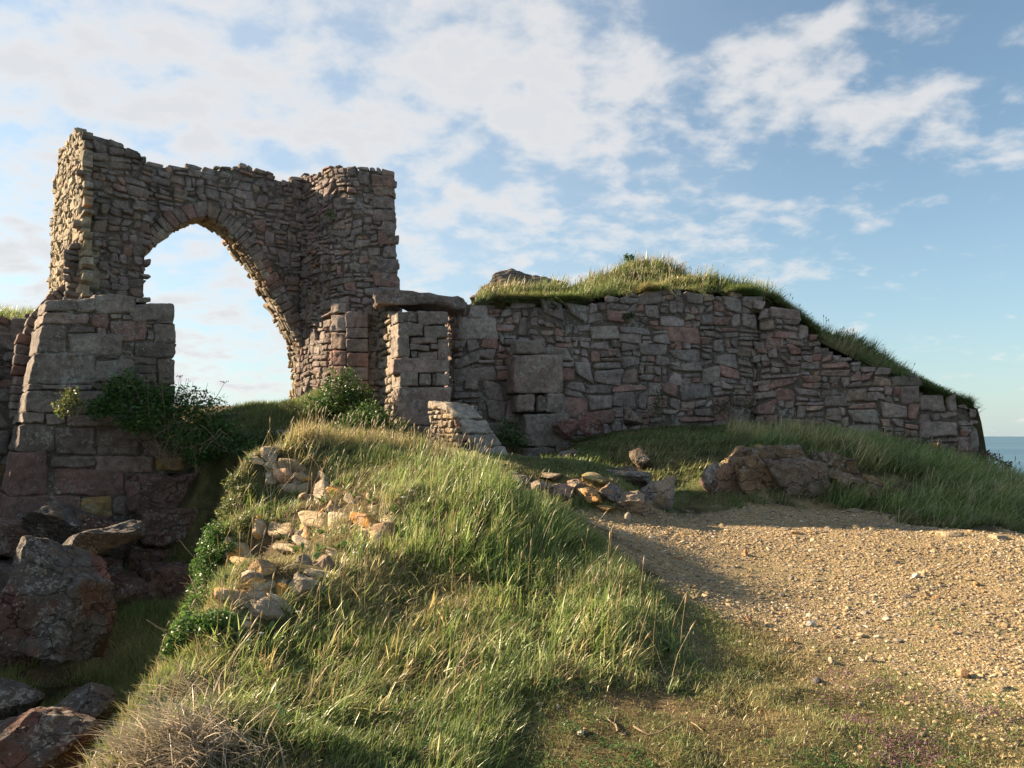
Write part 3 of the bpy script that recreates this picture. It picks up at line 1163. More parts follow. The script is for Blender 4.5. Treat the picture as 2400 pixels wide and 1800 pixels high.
# large quoins at the right-hand edge
z = poly[len(poly) - 8, 1]
rq = np.random.default_rng(5)
zq = 2.2
while zq < 7.05:
    h = rq.uniform(0.2, 0.36)
    xr = np.interp(zq, [2.2, 4.3, 5.0, 5.6, 6.3, 7.2], [0.20, 0.18, 0.12, 0.05, 0.02, -0.02]) + uR
    wq = rq.uniform(0.28, 0.55)
    block(acc, FLANK, [(xr - wq, zq), (xr + rq.uniform(-.03, .03), zq), (xr + rq.uniform(-.03, .03), zq + h), (xr - wq * rq.uniform(.85, 1.1), zq + h)], 0.7, palette(1, 0.1, 0.15, 0.1, r=rq)[0], 1.0, 0.04, 0.02, 0.008, 0.045, int(zq * 100))
    zq += h
acc.build("side_wall", M_WALL, gate)
acc = Acc()
for cx0, cx1, ys in (((783), 818, (712, 738, 779, 822, 858, 890, 930, 985)), (817, 866, (733, 770, 795, 828, 862, 893, 930, 985))):
    for ya, yb in zip(ys[:-1], ys[1:]):
        q = FLANK.poly([(cx0, yb), (cx1, yb), (cx1, ya), (cx0, ya)])
        block(acc, FLANK, q, 0.45, palette(1, 0.15, 0.1, 0.15, r=rq)[0], 1.0, 0.035, 0.014, 0.007, 0.13 if cx0 < 800 else 0.17, int(ya))
acc.build("pilaster", M_WALL, gate)

# ------------------------------------------------------------------ stepped abutment below the left tower
AB_R = P(411, 820, 14.0)[:2]
AB_L = along(AB_R, -GU, 108, 820)
AB = Plane(AB_L, AB_R)


def xl(y):
    return 110 - 0.209 * (y - 700)


CC = {'g': np.array([0.275, 0.22, 0.185]), 'd': np.array([0.20, 0.155, 0.132]), 'r': np.array([0.255, 0.150, 0.122]), 'p': np.array([0.31, 0.225, 0.187]), 't': np.array([0.36, 0.29, 0.19]), 'o': np.array([0.33, 0.235, 0.11])}
AB_BLOCKS = [(0, 697, 222, 731, 'g'), (219, 692, 317, 738, 'g'), (306, 709, 411, 756, 'g'), (318, 696, 358, 709, 'd'),
             (0, 731, 211, 761, 'p'), (213, 733, 254, 766, 'r'), (257, 736, 283, 749, 't'), (285, 740, 325, 752, 'g'), (330, 752, 408, 757, 'd'),
             (0, 762, 161, 827, 'd'), (164, 765, 225, 780, 'd'), (227, 767, 253, 788, 'p'), (254, 751, 343, 798, 'r'), (344, 758, 360, 771, 'g'), (344, 772, 360, 798, 'g'), (361, 758, 412, 806, 'g'),
             (163, 780, 286, 831, 'g'), (287, 798, 313, 829, 'g'), (314, 800, 412, 838, 'd'), (160, 829, 222, 834, 'd'), (222, 832, 280, 840, 'd'), (280, 830, 368, 856, 'd'),
             (0, 827, 221, 900, 'g'), (221, 841, 316, 897, 'g'), (302, 856, 368, 875, 'd'), (318, 876, 367, 899, 'p'), (370, 840, 411, 900, 'p'),
             (0, 900, 100, 915, 'd'), (100, 900, 215, 914, 'g'), (215, 898, 300, 912, 'd'),
             (0, 915, 182, 968, 'g'), (183, 915, 300, 972, 'g'), (300, 902, 411, 952, 'd'), (300, 953, 411, 990, 'd'),
             (0, 969, 105, 993, 'g'), (106, 970, 152, 994, 'g'), (154, 974, 295, 1003, 'd'), (296, 990, 412, 1030, 'd'),
             (0, 994, 130, 1060, 'd'), (131, 998, 225, 1066, 'd'), (226, 1004, 330, 1066, 'd'), (331, 1031, 425, 1072, 'd'),
             (0, 1060, 113, 1162, 'r'), (118, 1068, 222, 1096, 'd'), (224, 1068, 363, 1108, 'p'), (366, 1074, 432, 1102, 'o'),
             (126, 1096, 292, 1160, 'r'), (0, 1163, 188, 1232, 'r'), (190, 1166, 262, 1215, 'o'), (264, 1162, 330, 1212, 'd')]
abut = empty("stone_abutment", (*(AB_R - GU), -1.0), "massive squared stone abutment carrying the tall side tower above the ditch", "abutment")
acc = Acc()
rb = np.random.default_rng(8)
for i, (x0, y0, x1, y1, c_) in enumerate(AB_BLOCKS):
    xa, xb = (xl(y1), xl(y0)) if x0 == 0 else (x0, x0)
    j = rb.uniform(-2.0, 2.0, 6)
    q = AB.poly([(xa, y1 + j[0]), (x1 + j[1], y1 + j[2]), (x1 + j[1], y0 + j[3]), (xb, y0 + j[4])])
    block(acc, AB, q, 1.2 if x0 == 0 else 0.7, CC[c_] * rb.uniform(0.88, 1.12), 0.75 if c_ == 'o' else 1.0, 0.045 if (y1 - y0) > 25 else 0.02, 0.020, 0.007, rb.normal(0.0, 0.015), i)
acc.build("squared_stonework", M_WALL, abut)
acc = Acc()
for i, (x0, y0, x1, y1, c_, d0_) in enumerate([(296, 1106, 548, 1208, 'r', 0.12), (318, 1210, 530, 1302, 'r', 0.05), (300, 1304, 520, 1400, 'd', 0.0), (150, 1216, 316, 1310, 'd', 0.05), (-40, 1234, 148, 1330, 'r', 0.0), (-40, 1332, 140, 1440, 'd', 0.1), (142, 1312, 298, 1440, 'r', 0.05)]):
    q = AB.poly([(x0, y1), (x1, y1 + rb.uniform(-8, 8)), (x1 + rb.uniform(-8, 8), y0 + rb.uniform(0, 14)), (x0, y0)])
    block(acc, AB, q, 1.0, CC[c_] * rb.uniform(0.75, 0.95), 1.0, 0.10, 0.05, 0.01, d0_, 200 + i)
acc.build("bedrock_base", M_ROCK, abut)
poly = AB.poly([(112, 705), (405, 715), (405, 1240), (15, 1240)])
acc = Acc()
core(acc, lambda u, v: poly_sdf(poly, u, v) < -0.03, poly[:, 0].min(), poly[:, 0].max(), poly[:, 1].min(), poly[:, 1].max(), AB, 1.1, 0.1, 0.06, MORTAR, 3)
acc.build("rubble_core", M_WALL, abut)

LEDGES = [(0.55, "reddish bedrock ledge just below the abutment's foot", [(-60, 1215, 150, 1300, 'r'), (152, 1225, 330, 1300, 'd'), (332, 1196, 470, 1275, 'r'), (472, 1190, 560, 1290, 'r'), (-60, 1302, 130, 1400, 'd'), (132, 1302, 300, 1410, 'r'), (302, 1278, 430, 1400, 'r'), (432, 1292, 540, 1420, 'd')]),
          (1.5, "lower dark bedrock ledge facing the ditch behind the huge boulder", [(-60, 1330, 120, 1440, 'd'), (122, 1318, 235, 1430, 'g'), (237, 1345, 350, 1450, 'r'), (352, 1330, 480, 1470, 'r'), (-60, 1442, 160, 1560, 'r'), (162, 1434, 330, 1560, 'd'), (332, 1452, 450, 1560, 'r')])]
LEDGES.append((2.9, "lowest dark bedrock step on the ditch floor at the left edge", [(-80, 1470, 110, 1600, 'r'), (112, 1490, 250, 1610, 'd'), (252, 1512, 345, 1610, 'r')]))
for li, (k_, lab, bl) in enumerate(LEDGES):
    LP = Plane(AB_L + AB.N * k_, AB_R + AB.N * k_)
    acc = Acc()
    for i, (x0, y0, x1, y1, c_) in enumerate(bl):
        q = LP.poly([(x0 + rb.uniform(-8, 8), y1 + 6), (x1 + rb.uniform(-8, 8), y1 + rb.uniform(0, 12)), (x1 + rb.uniform(-8, 8), y0 + rb.uniform(0, 18)), (x0 + rb.uniform(-8, 8), y0 + rb.uniform(-6, 12))])
        block(acc, LP, q, 1.0 + 0.3 * rb.random(), CC[c_] * rb.uniform(0.75, 1.0), 0.93, 0.07, 0.055, 0.006, rb.normal(0, 0.07), 240 + li * 20 + i)
    o = acc.build("bedrock_ledge", M_ROCK, None, True, LP(np.array(1.0), np.array(-0.5), np.array(0.0)))
    tag(o, lab, "rock", "bedrock under the abutment")

# ------------------------------------------------------------------ free-standing pillar beside the gate
TP = R(25)
PU = np.array([math.cos(TP), math.sin(TP)])
PW_ = np.array([-math.sin(TP), math.cos(TP)])
PC = P(936, 850, 14.3)[:2]
PR = along(PC, PU, 1055, 850)
PIL = Plane(PC, PR)
pillar = empty("stone_pillar", (*PC, 1.0), "square pillar of large dressed blocks, its left side in sun", "pillar")
acc = Acc()
PB = [(979, 728, 1052, 762, 'p'), (932, 730, 977, 757, 'd'), (932, 757, 993, 787, 'g'), (994, 763, 1052, 794, 'g'), (931, 788, 962, 836, 'g'), (963, 790, 1025, 806, 'p'), (963, 806, 1007, 821, 'g'), (1008, 807, 1028, 822, 'g'),
      (1028, 795, 1053, 842, 'p'), (963, 822, 981, 838, 'd'), (982, 823, 1027, 842, 'p'), (924, 839, 1054, 874, 'p'), (936, 869, 980, 906, 'g'), (981, 874, 1013, 904, 'g'), (1014, 874, 1021, 904, 'd'), (1022, 875, 1055, 906, 'g'),
      (934, 907, 1060, 996, 'p'), (938, 997, 1064, 1075, 'd')]
for i, (x0, y0, x1, y1, c_) in enumerate(PB):
    j = rb.uniform(-1.5, 1.5, 6)
    q = PIL.poly([(x0, y1 + j[0]), (x1, y1 + j[1]), (x1, y0 + j[2]), (x0, y0 + j[3])])
    block(acc, PIL, q, rb.uniform(0.35, 0.75), CC[c_] * rb.uniform(0.9, 1.1), 1.0, 0.035, 0.014, 0.007, rb.normal(0, 0.012), 60 + i)
acc.build("front_blocks", M_WALL, pillar)
PLF = Plane(PC + PW_ * 1.9 + PU * 0.03, PC + PU * 0.03)
acc = Acc()
zt = P(936, 728, 14.4)[2]
poly = np.array([[0.0, 0.8], [1.86, 0.8], [1.86, zt - 0.04], [1.3, zt + 0.06], [0.9, zt + 0.1], [0.0, zt + 0.16]])
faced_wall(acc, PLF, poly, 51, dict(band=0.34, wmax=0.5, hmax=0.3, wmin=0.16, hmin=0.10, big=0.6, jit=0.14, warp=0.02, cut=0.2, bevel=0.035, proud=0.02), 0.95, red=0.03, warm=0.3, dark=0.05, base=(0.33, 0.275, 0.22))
acc.build("side_blocks", M_WALL, pillar)

# lintel slab lying across the gap between pillar, gate and curtain wall
acc = Acc()
tx = np.array([878, 905, 960, 1010, 1045, 1075, 1093])
ttop = np.array([684, 678, 677, 685, 688, 694, 706])
tbot = np.array([706, 709, 713, 716, 724, 729, 722])


def slab(u, v, d):
    a = np.clip(u / 2.0, 0, 1)
    x = 878 + a * 215
    yt, yb = np.interp(x, tx, ttop), np.interp(x, tx, tbot)
    y = yb + (yt - yb) * (v / 0.36)
    dep = 14.75 + 0.55 * a - d * 0.93 * np.sign(1)
    dirs = np.stack([(x - 1200) / FOC, CA - (900 - y) / FOC * SA, SA + (900 - y) / FOC * CA], -1)
    base = EYE + dirs * ((14.75 + 0.55 * a) / dirs[..., 1])[..., None]
    base[..., 0] += 0.3 * d
    base[..., 1] -= d
    return base


block(acc, slab, [(0, 0), (2.0, 0), (2.0, 0.36), (0, 0.36)], 0.8, np.array([0.235, 0.175, 0.155]), 1.0, 0.055, 0.045, 0.0, 0.0, 77)
o = acc.build("lintel_slab", M_WALL, None, True, P(985, 700, 15.0))
tag(o, "long rough stone slab bridging the gap between pillar and curtain wall", "stone slab")

# ------------------------------------------------------------------ curtain wall with its stub buttress
K0 = P(1064, 850, 15.9)[:2]
K1 = P(1788, 850, 17.75)[:2]
CUR = Plane(K0, K1)
curtain = empty("curtain_wall", (*((K0 + K1) / 2), 1.5), "long shaded rubble stone wall crowned with grass", "wall")
poly = CUR.poly([(1066, 722), (1085, 706), (1112, 700), (1165, 714), (1240, 712), (1330, 712), (1390, 706), (1450, 698), (1488, 684), (1560, 682), (1620, 685), (1700, 690), (1760, 690), (1787, 697), (1787, 1090), (1066, 1090)])
acc = Acc()
BIG = dict(band=1.05, wmax=0.90, hmax=0.50, wmin=0.16, hmin=0.10, big=0.40, jit=0.24, warp=0.10, cut=0.45, gap=0.010, bevel=0.026, proud=0.018, rough=0.022, tilt=0.025, core=0.06)
faced_wall(acc, CUR, poly, 61, BIG, 0.8, red=0.20, warm=0.08, dark=0.12, base=(0.315, 0.245, 0.218))
acc.build("stone_face", M_WALL, curtain)
RC = Plane(P(1022, 850, 18.2)[:2], P(1067, 850, 15.95)[:2])
acc = Acc()
zt = CUR.uv(1066, 715)[1]
faced_wall(acc, RC, np.array([[0, 0.6], [RC.L, 0.6], [RC.L, zt], [0, zt]]), 65, BIG, 0.4)
acc.build("passage_side", M_WALL, curtain)
STB = Plane(K0 + CUR.N * 0.6, K1 + CUR.N * 0.6)
acc = Acc()
for i, (x0, y0, x1, y1, c_) in enumerate([(1209, 795, 1278, 829, 'g'), (1202, 831, 1323, 922, 'p'), (1213, 923, 1257, 967, 'p'), (1258, 928, 1279, 966, 'd'), (1280, 922, 1325, 968, 'g'), (1228, 969, 1336, 1047, 'g'), (1300, 1036, 1354, 1090, 'p'), (1230, 1048, 1299, 1090, 'd')]):
    q = STB.poly([(x0, y1), (x1, y1), (x1, y0), (x0, y0)])
    block(acc, STB, q, 0.7, CC[c_] * rb.uniform(0.9, 1.1), 1.0, 0.05, 0.02, 0.008, rb.normal(0, .015) + (0.1 if y0 > 960 else 0), 90 + i)
acc.build("buttress", M_WALL, curtain)

# lower wall running down the slope to the right
E0 = P(1770, 900, 17.62)[:2]
E1 = P(2292, 1000, 16.6)[:2]
E2 = E1 + np.array([0.25, 1.2])
END = Plane(E0 - 0.0, E1)
poly = END.poly([(1771, 697), (1800, 716), (1850, 738), (1880, 762), (1910, 790), (1950, 816), (2000, 846), (2080, 871), (2130, 888), (2160, 912), (2180, 930), (2230, 942), (2290, 960), (2292, 1110), (1771, 1110)])
endw = empty("end_wall", (*E0, 1.2), "rubble wall of reddish stones sloping down towards the sea", "wall")
acc = Acc()
faced_wall(acc, END, poly, 71, dict(BIG, wmax=0.75, hmax=0.40), 0.9, red=0.20, warm=0.10, dark=0.08, base=(0.33, 0.248, 0.214), orange=0.012)
acc.build("stone_face", M_WALL, endw)
RET = Plane(E1, E2)
acc = Acc()
zt = poly[12, 1]
faced_wall(acc, RET, np.array([[0, 0.3], [1.2, 0.3], [1.2, zt], [0, zt]]), 73, BIG, 0.5)
acc.build("end_face", M_WALL, endw)

# short broken wall at the foot of the pillar, in the sun
LU = np.array([0.66, -0.75])
LC = P(1004, 1000, 13.3)[:2]
LOW = Plane(LC, LC + LU)
low = empty("broken_wall", (*LC, 1.0), "short broken stone wall with sloping top, sunlit, at the pillar's foot", "wall")
acc = Acc()
rl = np.random.default_rng(4)
poly = LOW.poly([(1003, 950), (1046, 950), (1072, 984), (1094, 1018), (1134, 1078), (1003, 1078)])
faced_wall(acc, LOW, poly, 85, dict(band=0.2, wmax=0.26, hmax=0.17, wmin=0.10, hmin=0.07, big=0.45, jit=0.2, warp=0.03, cut=0.4, bevel=0.022, proud=0.012, rough=0.016, core=0.05), 0.45, red=0.05, warm=0.3, dark=0.05, base=(0.40, 0.315, 0.225))
sl_ = [(1001, 946), (1046, 947), (1074, 983), (1096, 1017), (1116, 1048), (1140, 1082)]
for k, (a, b) in enumerate(zip(sl_[:-1], sl_[1:])):
    q = LOW.poly([(a[0], a[1] + 12), (b[0] - (6 if k else 0), b[1] + (10 if k else 12)), (b[0] + (4 if k else 0), b[1] - 4), (a[0] + (4 if k > 0 else 0), a[1] - 4)])
    block(acc, LOW, q, 0.55, np.array([0.34, 0.285, 0.23]) * rl.uniform(0.85, 1.12), 1.0, 0.03, 0.025, 0.003, 0.01, 120 + k)
acc.build("stonework", M_WALL, low)

# dark wall at the left edge of the picture
D0 = P(-130, 900, 14.4)[:2]
D1 = P(118, 900, 15.0)[:2]
DW = Plane(D0, D1)
dark = empty("retaining_wall", (*D1, 0.5), "dark shaded rubble wall left of the abutment, grass on top", "wall")
acc = Acc()
poly = DW.poly([(-130, 735), (0, 738), (60, 740), (118, 742), (118, 1180), (-130, 1180)])
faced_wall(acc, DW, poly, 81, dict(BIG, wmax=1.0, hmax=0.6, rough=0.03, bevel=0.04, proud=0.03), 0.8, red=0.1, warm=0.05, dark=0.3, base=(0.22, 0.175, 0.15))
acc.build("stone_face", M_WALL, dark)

# threshold of the gate: pale kerb, and floor edge painted near black as shade
for k, (x0, x1, ya, yb, Y, c_, lab) in enumerate([(505, 815, 968, 1004, 15.3, np.array([0.06, 0.05, 0.045]), "raised edge of the gate passage floor, shade painted in near black"), (490, 830, 1009, 1040, 14.3, np.array([0.24, 0.21, 0.18]), "long pale stone kerb in front of the gate passage")]):
    S0, S1 = P(x0, yb, Y)[:2], P(x1, yb, Y + 0.35)[:2]
    SP = Plane(S0, S1)
    acc = Acc()
    cuts = np.linspace(x0, x1, 6 if k else 4) + np.array([0] + list(rl.uniform(-15, 15, 4 if k else 2)) + [0])
    for a, b in zip(cuts[:-1], cuts[1:]):
        q = SP.poly([(a, yb), (b, yb), (b, ya), (a, ya)])
        block(acc, SP, q, 0.7, c_ * rl.uniform(0.9, 1.1), 1.0, 0.04, 0.02, 0.004, rl.normal(0, .02), int(a))
    o = acc.build("stone_step", M_WALL, None, True, (*S0, SP.uv(x0, yb)[1]))
    tag(o, lab, "step")

# ------------------------------------------------------------------ grassy hill behind the curtain wall
hc = [P(*a) for a in ((1062, 715, 16.2), (1165, 708, 16.5), (1330, 706, 17.0), (1450, 690, 17.3), (1560, 678, 17.5), (1700, 686, 17.9), (1779, 692, 18.1), (1850, 732, 18.0), (1910, 782, 17.8), (2000, 840, 17.7), (2080, 866, 17.5), (2180, 922, 17.3), (2290, 954, 17.1),
                      (1080, 720, 18.5), (1180, 705, 19.3), (1320, 688, 20), (1400, 668, 20.5), (1445, 640, 21), (1500, 632, 21), (1570, 645, 21), (1650, 678, 20.5), (1700, 698, 20.2), (1780, 726, 20), (1850, 756, 19.6), (1950, 800, 19.2), (2050, 845, 18.9), (2150, 893, 18.6), (2250, 942, 18.2), (2290, 962, 18.0),
                      (1400, 680, 18.7), (1540, 655, 19.0), (1250, 698, 18.2))]
hc = np.array(hc + [np.array(a, float) for a in ((-1, 22, 3.0), (2, 24.5, 4.0), (5, 25, 4.2), (8, 23, 3.0), (11, 21, 1.6), (2, 30, 2.0), (6, 30, 2.0), (10, 28, 1.0), (-1, 28, 2))])
HM = fit_tps(hc, 0.02)
hx = np.arange(-1.25, 11.2, 0.09)
ht = np.concatenate([np.arange(0, 4.5, 0.1), np.arange(4.5, 14, 0.4)])
HX, HT = np.meshgrid(hx, ht, indexing='xy')
wy = np.interp(HX, [K0[0], K1[0], E1[0], E1[0] + 1], [K0[1], K1[1], E1[1], E1[1] + 0.3]) + 0.22
HY = wy + HT
HZ = eval_tps(HM, HX, HY) + (0.11 * n2(HX, HY, 1.2, 91) + 0.04 * n2(HX, HY, 4, 92)) * sstep(0, 0.6, HT)
HZ = HZ - 3.5 * sstep(-0.85, -1.25, HX) - 3.0 * sstep(10.6, 11.2, HX)


def hill_z(x, y):
    t = np.clip(y - (np.interp(x, [K0[0], K1[0], E1[0], E1[0] + 1], [K0[1], K1[1], E1[1], E1[1] + 0.3]) + 0.22), 0, 13.5)
    i = np.clip(np.searchsorted(hx, x) - 1, 0, len(hx) - 2)
    j = np.clip(np.searchsorted(ht, t) - 1, 0, len(ht) - 2)
    tx = np.clip((x - hx[i]) / (hx[i + 1] - hx[i]), 0, 1)
    ty = (t - ht[j]) / (ht[j + 1] - ht[j])
    return (HZ[j, i] * (1 - tx) + HZ[j, i + 1] * tx) * (1 - ty) + (HZ[j + 1, i] * (1 - tx) + HZ[j + 1, i + 1] * tx) * ty


mm = np.clip(0.5 + 0.5 * n2(HX, HY, 1.6, 61, 4), 0, 1)[..., None]
hcol = np.array([0.07, 0.08, 0.03]) * (1 - mm) + np.array([0.12, 0.09, 0.05]) * mm
o = link("hillside", make_mesh("hillside", np.stack([HX, HY, HZ], -1).reshape(-1, 3), grid_faces(len(hx), len(ht)), hcol.reshape(-1, 3)), M_SOIL)
tag(o, "earth bank heaped behind the curtain wall", "hill", None, "structure")

# earth behind the dark wall at the left
bx = np.arange(-22, D1[0] + 0.25, 0.2)
bt = np.concatenate([np.arange(0, 2, 0.15), np.arange(2, 4, 0.5)])
BX, BT = np.meshgrid(bx, bt, indexing='xy')
BY = np.interp(BX, [D0[0], D1[0]], [D0[1], D1[1]]) + 0.2 + BT
ztop = DW.uv(0, 742)[1]
BZ = ztop - 0.05 + 0.22 * sstep(0, 1.0, BT) + 0.10 * n2(BX, BY, 1.1, 14) - 2.6 * sstep(3, 9, BT)
mm = np.clip(0.5 + 0.5 * n2(BX, BY, 1.6, 61, 4), 0, 1)[..., None]
o = link("bank", make_mesh("bank", np.stack([BX, BY, BZ], -1).reshape(-1, 3), grid_faces(len(bx), len(bt)), (np.array([0.09, 0.10, 0.035]) * (1 - mm) + np.array([0.12, 0.09, 0.05]) * mm).reshape(-1, 3)), M_SOIL)
tag(o, "grassy bank above the dark wall at the left", "bank", None, "structure")

for o in (gate, abut, pillar, curtain, endw, low, dark):
    o["kind"] = "thing"
# ------------------------------------------------------------------ boulders and bedrock


def px_m(px, Y):
    return px * Y / FOC


ROCKS_XY = []      # (x, y, radius) keep-outs for the grass
BR = "bedrock under the abutment"
CF = "red boulders at the foot of the curtain wall"
DB = "boulders in the ditch"
# name, px, py, Y, (half sizes m), colour, colour2, yaw, tip, seed, label, group, cuts
BIGROCKS = [
    ("boulder", 120, 1405, 9.2, (1.10, 0.85, 0.90), GREY * 0.68, RED * 0.85, 0.3, 0.12, 3, "huge grey and red boulder spotted with white lichen, in the ditch", DB, 12),
    ("boulder", 215, 1262, 10.4, (0.72, 0.55, 0.30), GREY * 0.7, RED * 0.8, -0.2, -0.25, 4, "grey slab leaning behind the huge lichen-spotted boulder", DB, 12),
    ("boulder", 70, 1745, 6.3, (0.62, 0.55, 0.42), GREY * 0.55, RED * 0.7, 0.2, 0.1, 6, "dark grey rock in the bottom left corner", DB, 14),
    ("boulder", 200, 1660, 7.0, (0.42, 0.35, 0.24), TAN * 0.42, GREY * 0.55, 0.9, 0.0, 7, "ochre-stained rock above the bottom left corner", DB, 16),
    ("boulder", 25, 1640, 7.4, (0.40, 0.35, 0.28), GREY * 0.55, RED * 0.7, 0.1, 0.2, 8, "small grey rock at the left edge below the huge boulder", DB, 16),
    ("bedrock", 200, 1235, 12.2, (0.95, 0.60, 0.36), GREY * 0.55, RED * 0.6, 0.1, 0.1, 13, "lichen-grey bedrock ledge under the foot of the abutment", BR, 12),
]
PB_ = "boulders along the edge of the grassy ledge"
OC = "rocks of the outcrop at the gravel's far edge"
TN = np.array([0.33, 0.255, 0.185])
BIGROCKS += [
    ("outcrop_rock", 1995, 1160, 11.2, (0.24, 0.24, 0.20), TAN * 0.9, np.array([0.46, 0.27, 0.08]), 0.2, 0.3, 25, "orange lichen rock catching sun at the outcrop's right end", OC, 18),
    ("outcrop_rock", 1675, 1125, 11.7, (0.24, 0.25, 0.30), PINK * 0.8, TN, 0.2, 0.0, 27, "small upright reddish rock left of the outcrop", OC, 16),
]
PB_ = "boulders along the edge of the grassy ledge"
OR_ = np.array([0.47, 0.29, 0.13])
BIGROCKS += [
    ("boulder", 1262, 1146, 9.7, (0.23, 0.22, 0.16), TN * 1.15, TAN, 0.3, 0.1, 31, "tan boulder at the left end of the ledge, partly in grass", PB_, 14),
    ("boulder", 1212, 1122, 9.9, (0.17, 0.16, 0.12), TN, GREY, 0.9, 0.1, 32, "small dark-sided boulder where tall grass meets the ledge", PB_, 14),
    ("boulder", 1312, 1152, 9.8, (0.17, 0.16, 0.15), PINK, TN, 0.1, 0.2, 33, "pinkish boulder right of the tan one on the ledge edge", PB_, 14),
    ("boulder", 1348, 1136, 10.1, (0.10, 0.10, 0.10), TAN, PINK, 0.4, 0.0, 34, "small upright pink stone in the middle of the ledge edge", PB_, 16),
    ("boulder", 1392, 1120, 10.5, (0.22, 0.20, 0.16), TN * 1.1, np.array([0.33, 0.30, 0.12]), 0.7, 0.2, 35, "mossy boulder on the ledge above the orange one", PB_, 14),
    ("boulder", 1388, 1160, 10.0, (0.17, 0.16, 0.14), OR_, TAN, 0.2, 0.5, 36, "bright orange lichen boulder on the ledge edge", PB_, 13),
    ("boulder", 1428, 1160, 10.15, (0.16, 0.16, 0.19), GREY * 0.9, TN, 0.2, 0.6, 37, "dark slanting stone right of the orange boulder", PB_, 13),
    ("boulder", 1480, 1116, 10.8, (0.33, 0.28, 0.15), TN * 1.05, GREY, 0.1, 0.1, 38, "broad flat boulder at the back of the ledge", PB_, 14),
    ("boulder", 1462, 1178, 9.95, (0.19, 0.18, 0.19), TN * 0.95, np.array([0.16, 0.15, 0.06]), 0.5, 0.0, 39, "rounded brown boulder at the ledge's foot by the gravel", PB_, 14),
    ("boulder", 1537, 1170, 10.2, (0.27, 0.26, 0.36), TN * 0.9, GREY, -0.5, 0.32, 40, "tall pointed boulder at the right end of the ledge", PB_, 9),
    ("boulder", 1500, 1185, 10.05, (0.15, 0.15, 0.18), GREY * 0.9, TN * 0.8, 0.5, 0.2, 41, "grey boulder tucked left of the tall pointed one", PB_, 14),
    ("boulder", 1418, 1186, 9.8, (0.10, 0.10, 0.07), OR_ * 0.9, TN, 0.5, 0.2, 42, "small orange stone under the orange boulder", PB_, 14),
    ("boulder", 1290, 1112, 10.5, (0.13, 0.12, 0.06), TAN * 0.9, TN, 0.1, 0.0, 43, "flat tan stone lying in the short turf of the ledge", PB_, 14),
    ("boulder", 1195, 1108, 10.3, (0.12, 0.12, 0.07), TN, TAN, 0.4, 0.0, 44, "low stone beside the tall grass on the ledge", PB_, 14),
]
BIGROCKS += [
    ("boulder", 1385, 985, 15.6, (0.42, 0.4, 0.36), RED * 1.05, GREY * 0.8, 0.2, 0.1, 51, "large red boulder at the curtain wall's foot", CF, 12),
    ("boulder", 1482, 968, 15.9, (0.42, 0.4, 0.28), RED * 1.35, PINK * 0.8, 0.1, 0.15, 52, "brighter red slab at the curtain wall's foot", CF, 10),
    ("boulder", 1325, 985, 15.5, (0.26, 0.3, 0.30), RED, GREY * 0.8, 0.6, 0.1, 53, "small red boulder next to the wall's buttress", CF, 12),
    ("boulder", 1505, 1062, 12.6, (0.30, 0.3, 0.24), TN * 0.85, PINK * 0.7, 0.6, 0.1, 54, "earthy rock in the shaded grass slope", CF, 14),
    ("boulder", 1475, 1085, 11.6, (0.22, 0.2, 0.16), TN * 0.8, PINK * 0.7, 0.6, 0.1, 55, "small rock in shade behind the pointed boulder", CF, 14),
    ("boulder", 1330, 1060, 13.4, (0.30, 0.3, 0.24), PINK * 0.85, GREY, 0.3, 0.1, 56, "pinkish block lying below the wall's buttress", CF, 10),
]
BIGROCKS += [
    ("hilltop_rock", 1225, 682, 19.8, (1.30, 0.8, 0.60), GREY * 0.72, GREY * 0.55, 0.1, -0.2, 61, "long dark rock cresting the hill behind the wall", None, 12),
    ("hilltop_rock", 1165, 692, 19.3, (0.55, 0.4, 0.32), GREY * 0.62, RED * 0.6, 0.3, -0.1, 62, "smaller dark rock left of the long hilltop rock", None, 16),
]
for (nm, px, py, Y, sz, c1, c2, yaw, tip, sdd, lab, grp, cuts) in BIGROCKS:
    kf, ks, ka = {'outcrop_rock': (1.2, 0.05, 0.85), 'bedrock': (1.2, 0.0, 0.9)}.get(nm, (1.25, 0.06, 0.85))
    if grp == PB_:
        kf, ks, ka = 1.45, 0.05, 1.0
    if grp == CF:
        kf, ks = 0.95, 0.12
    if grp == DB:
        kf, ks, ka = 1.05, 0.05, 0.95
    sz = tuple(a * kf for a in sz)
    if grp == PB_ and sz[2] < 0.45:
        sz = (sz[0] * 1.15, sz[1] * 1.2, sz[2] * 0.78)
    c1, c2 = np.array(c1) * ka, np.array(c2) * ka
    c_ = P(px, py, Y) - np.array([0, 0, ks])
    if grp == PB_:
        g_ = hit(px, py + 14, 8.6, 12.5)
        if g_ is not None and g_[1] > 9.0:
            c_ = P(px, py, g_[1] + 0.03) - np.array([0, 0, 0.03])
    rock(nm, c_, sz, c1, lab, "rock", grp, M_ROCK if Y < 20 else M_WALL, 4 if max(sz) < 0.4 else 5, sdd, cuts + 8, 0.10, yaw, tip, 0.6 if 'orange' in lab else (0.88 if nm != "boulder" else 0.95), 0.42, 0.9, None, 2.0, c2)
    ROCKS_XY.append((c_[0], c_[1], max(sz[0], sz[1]) * 0.8))

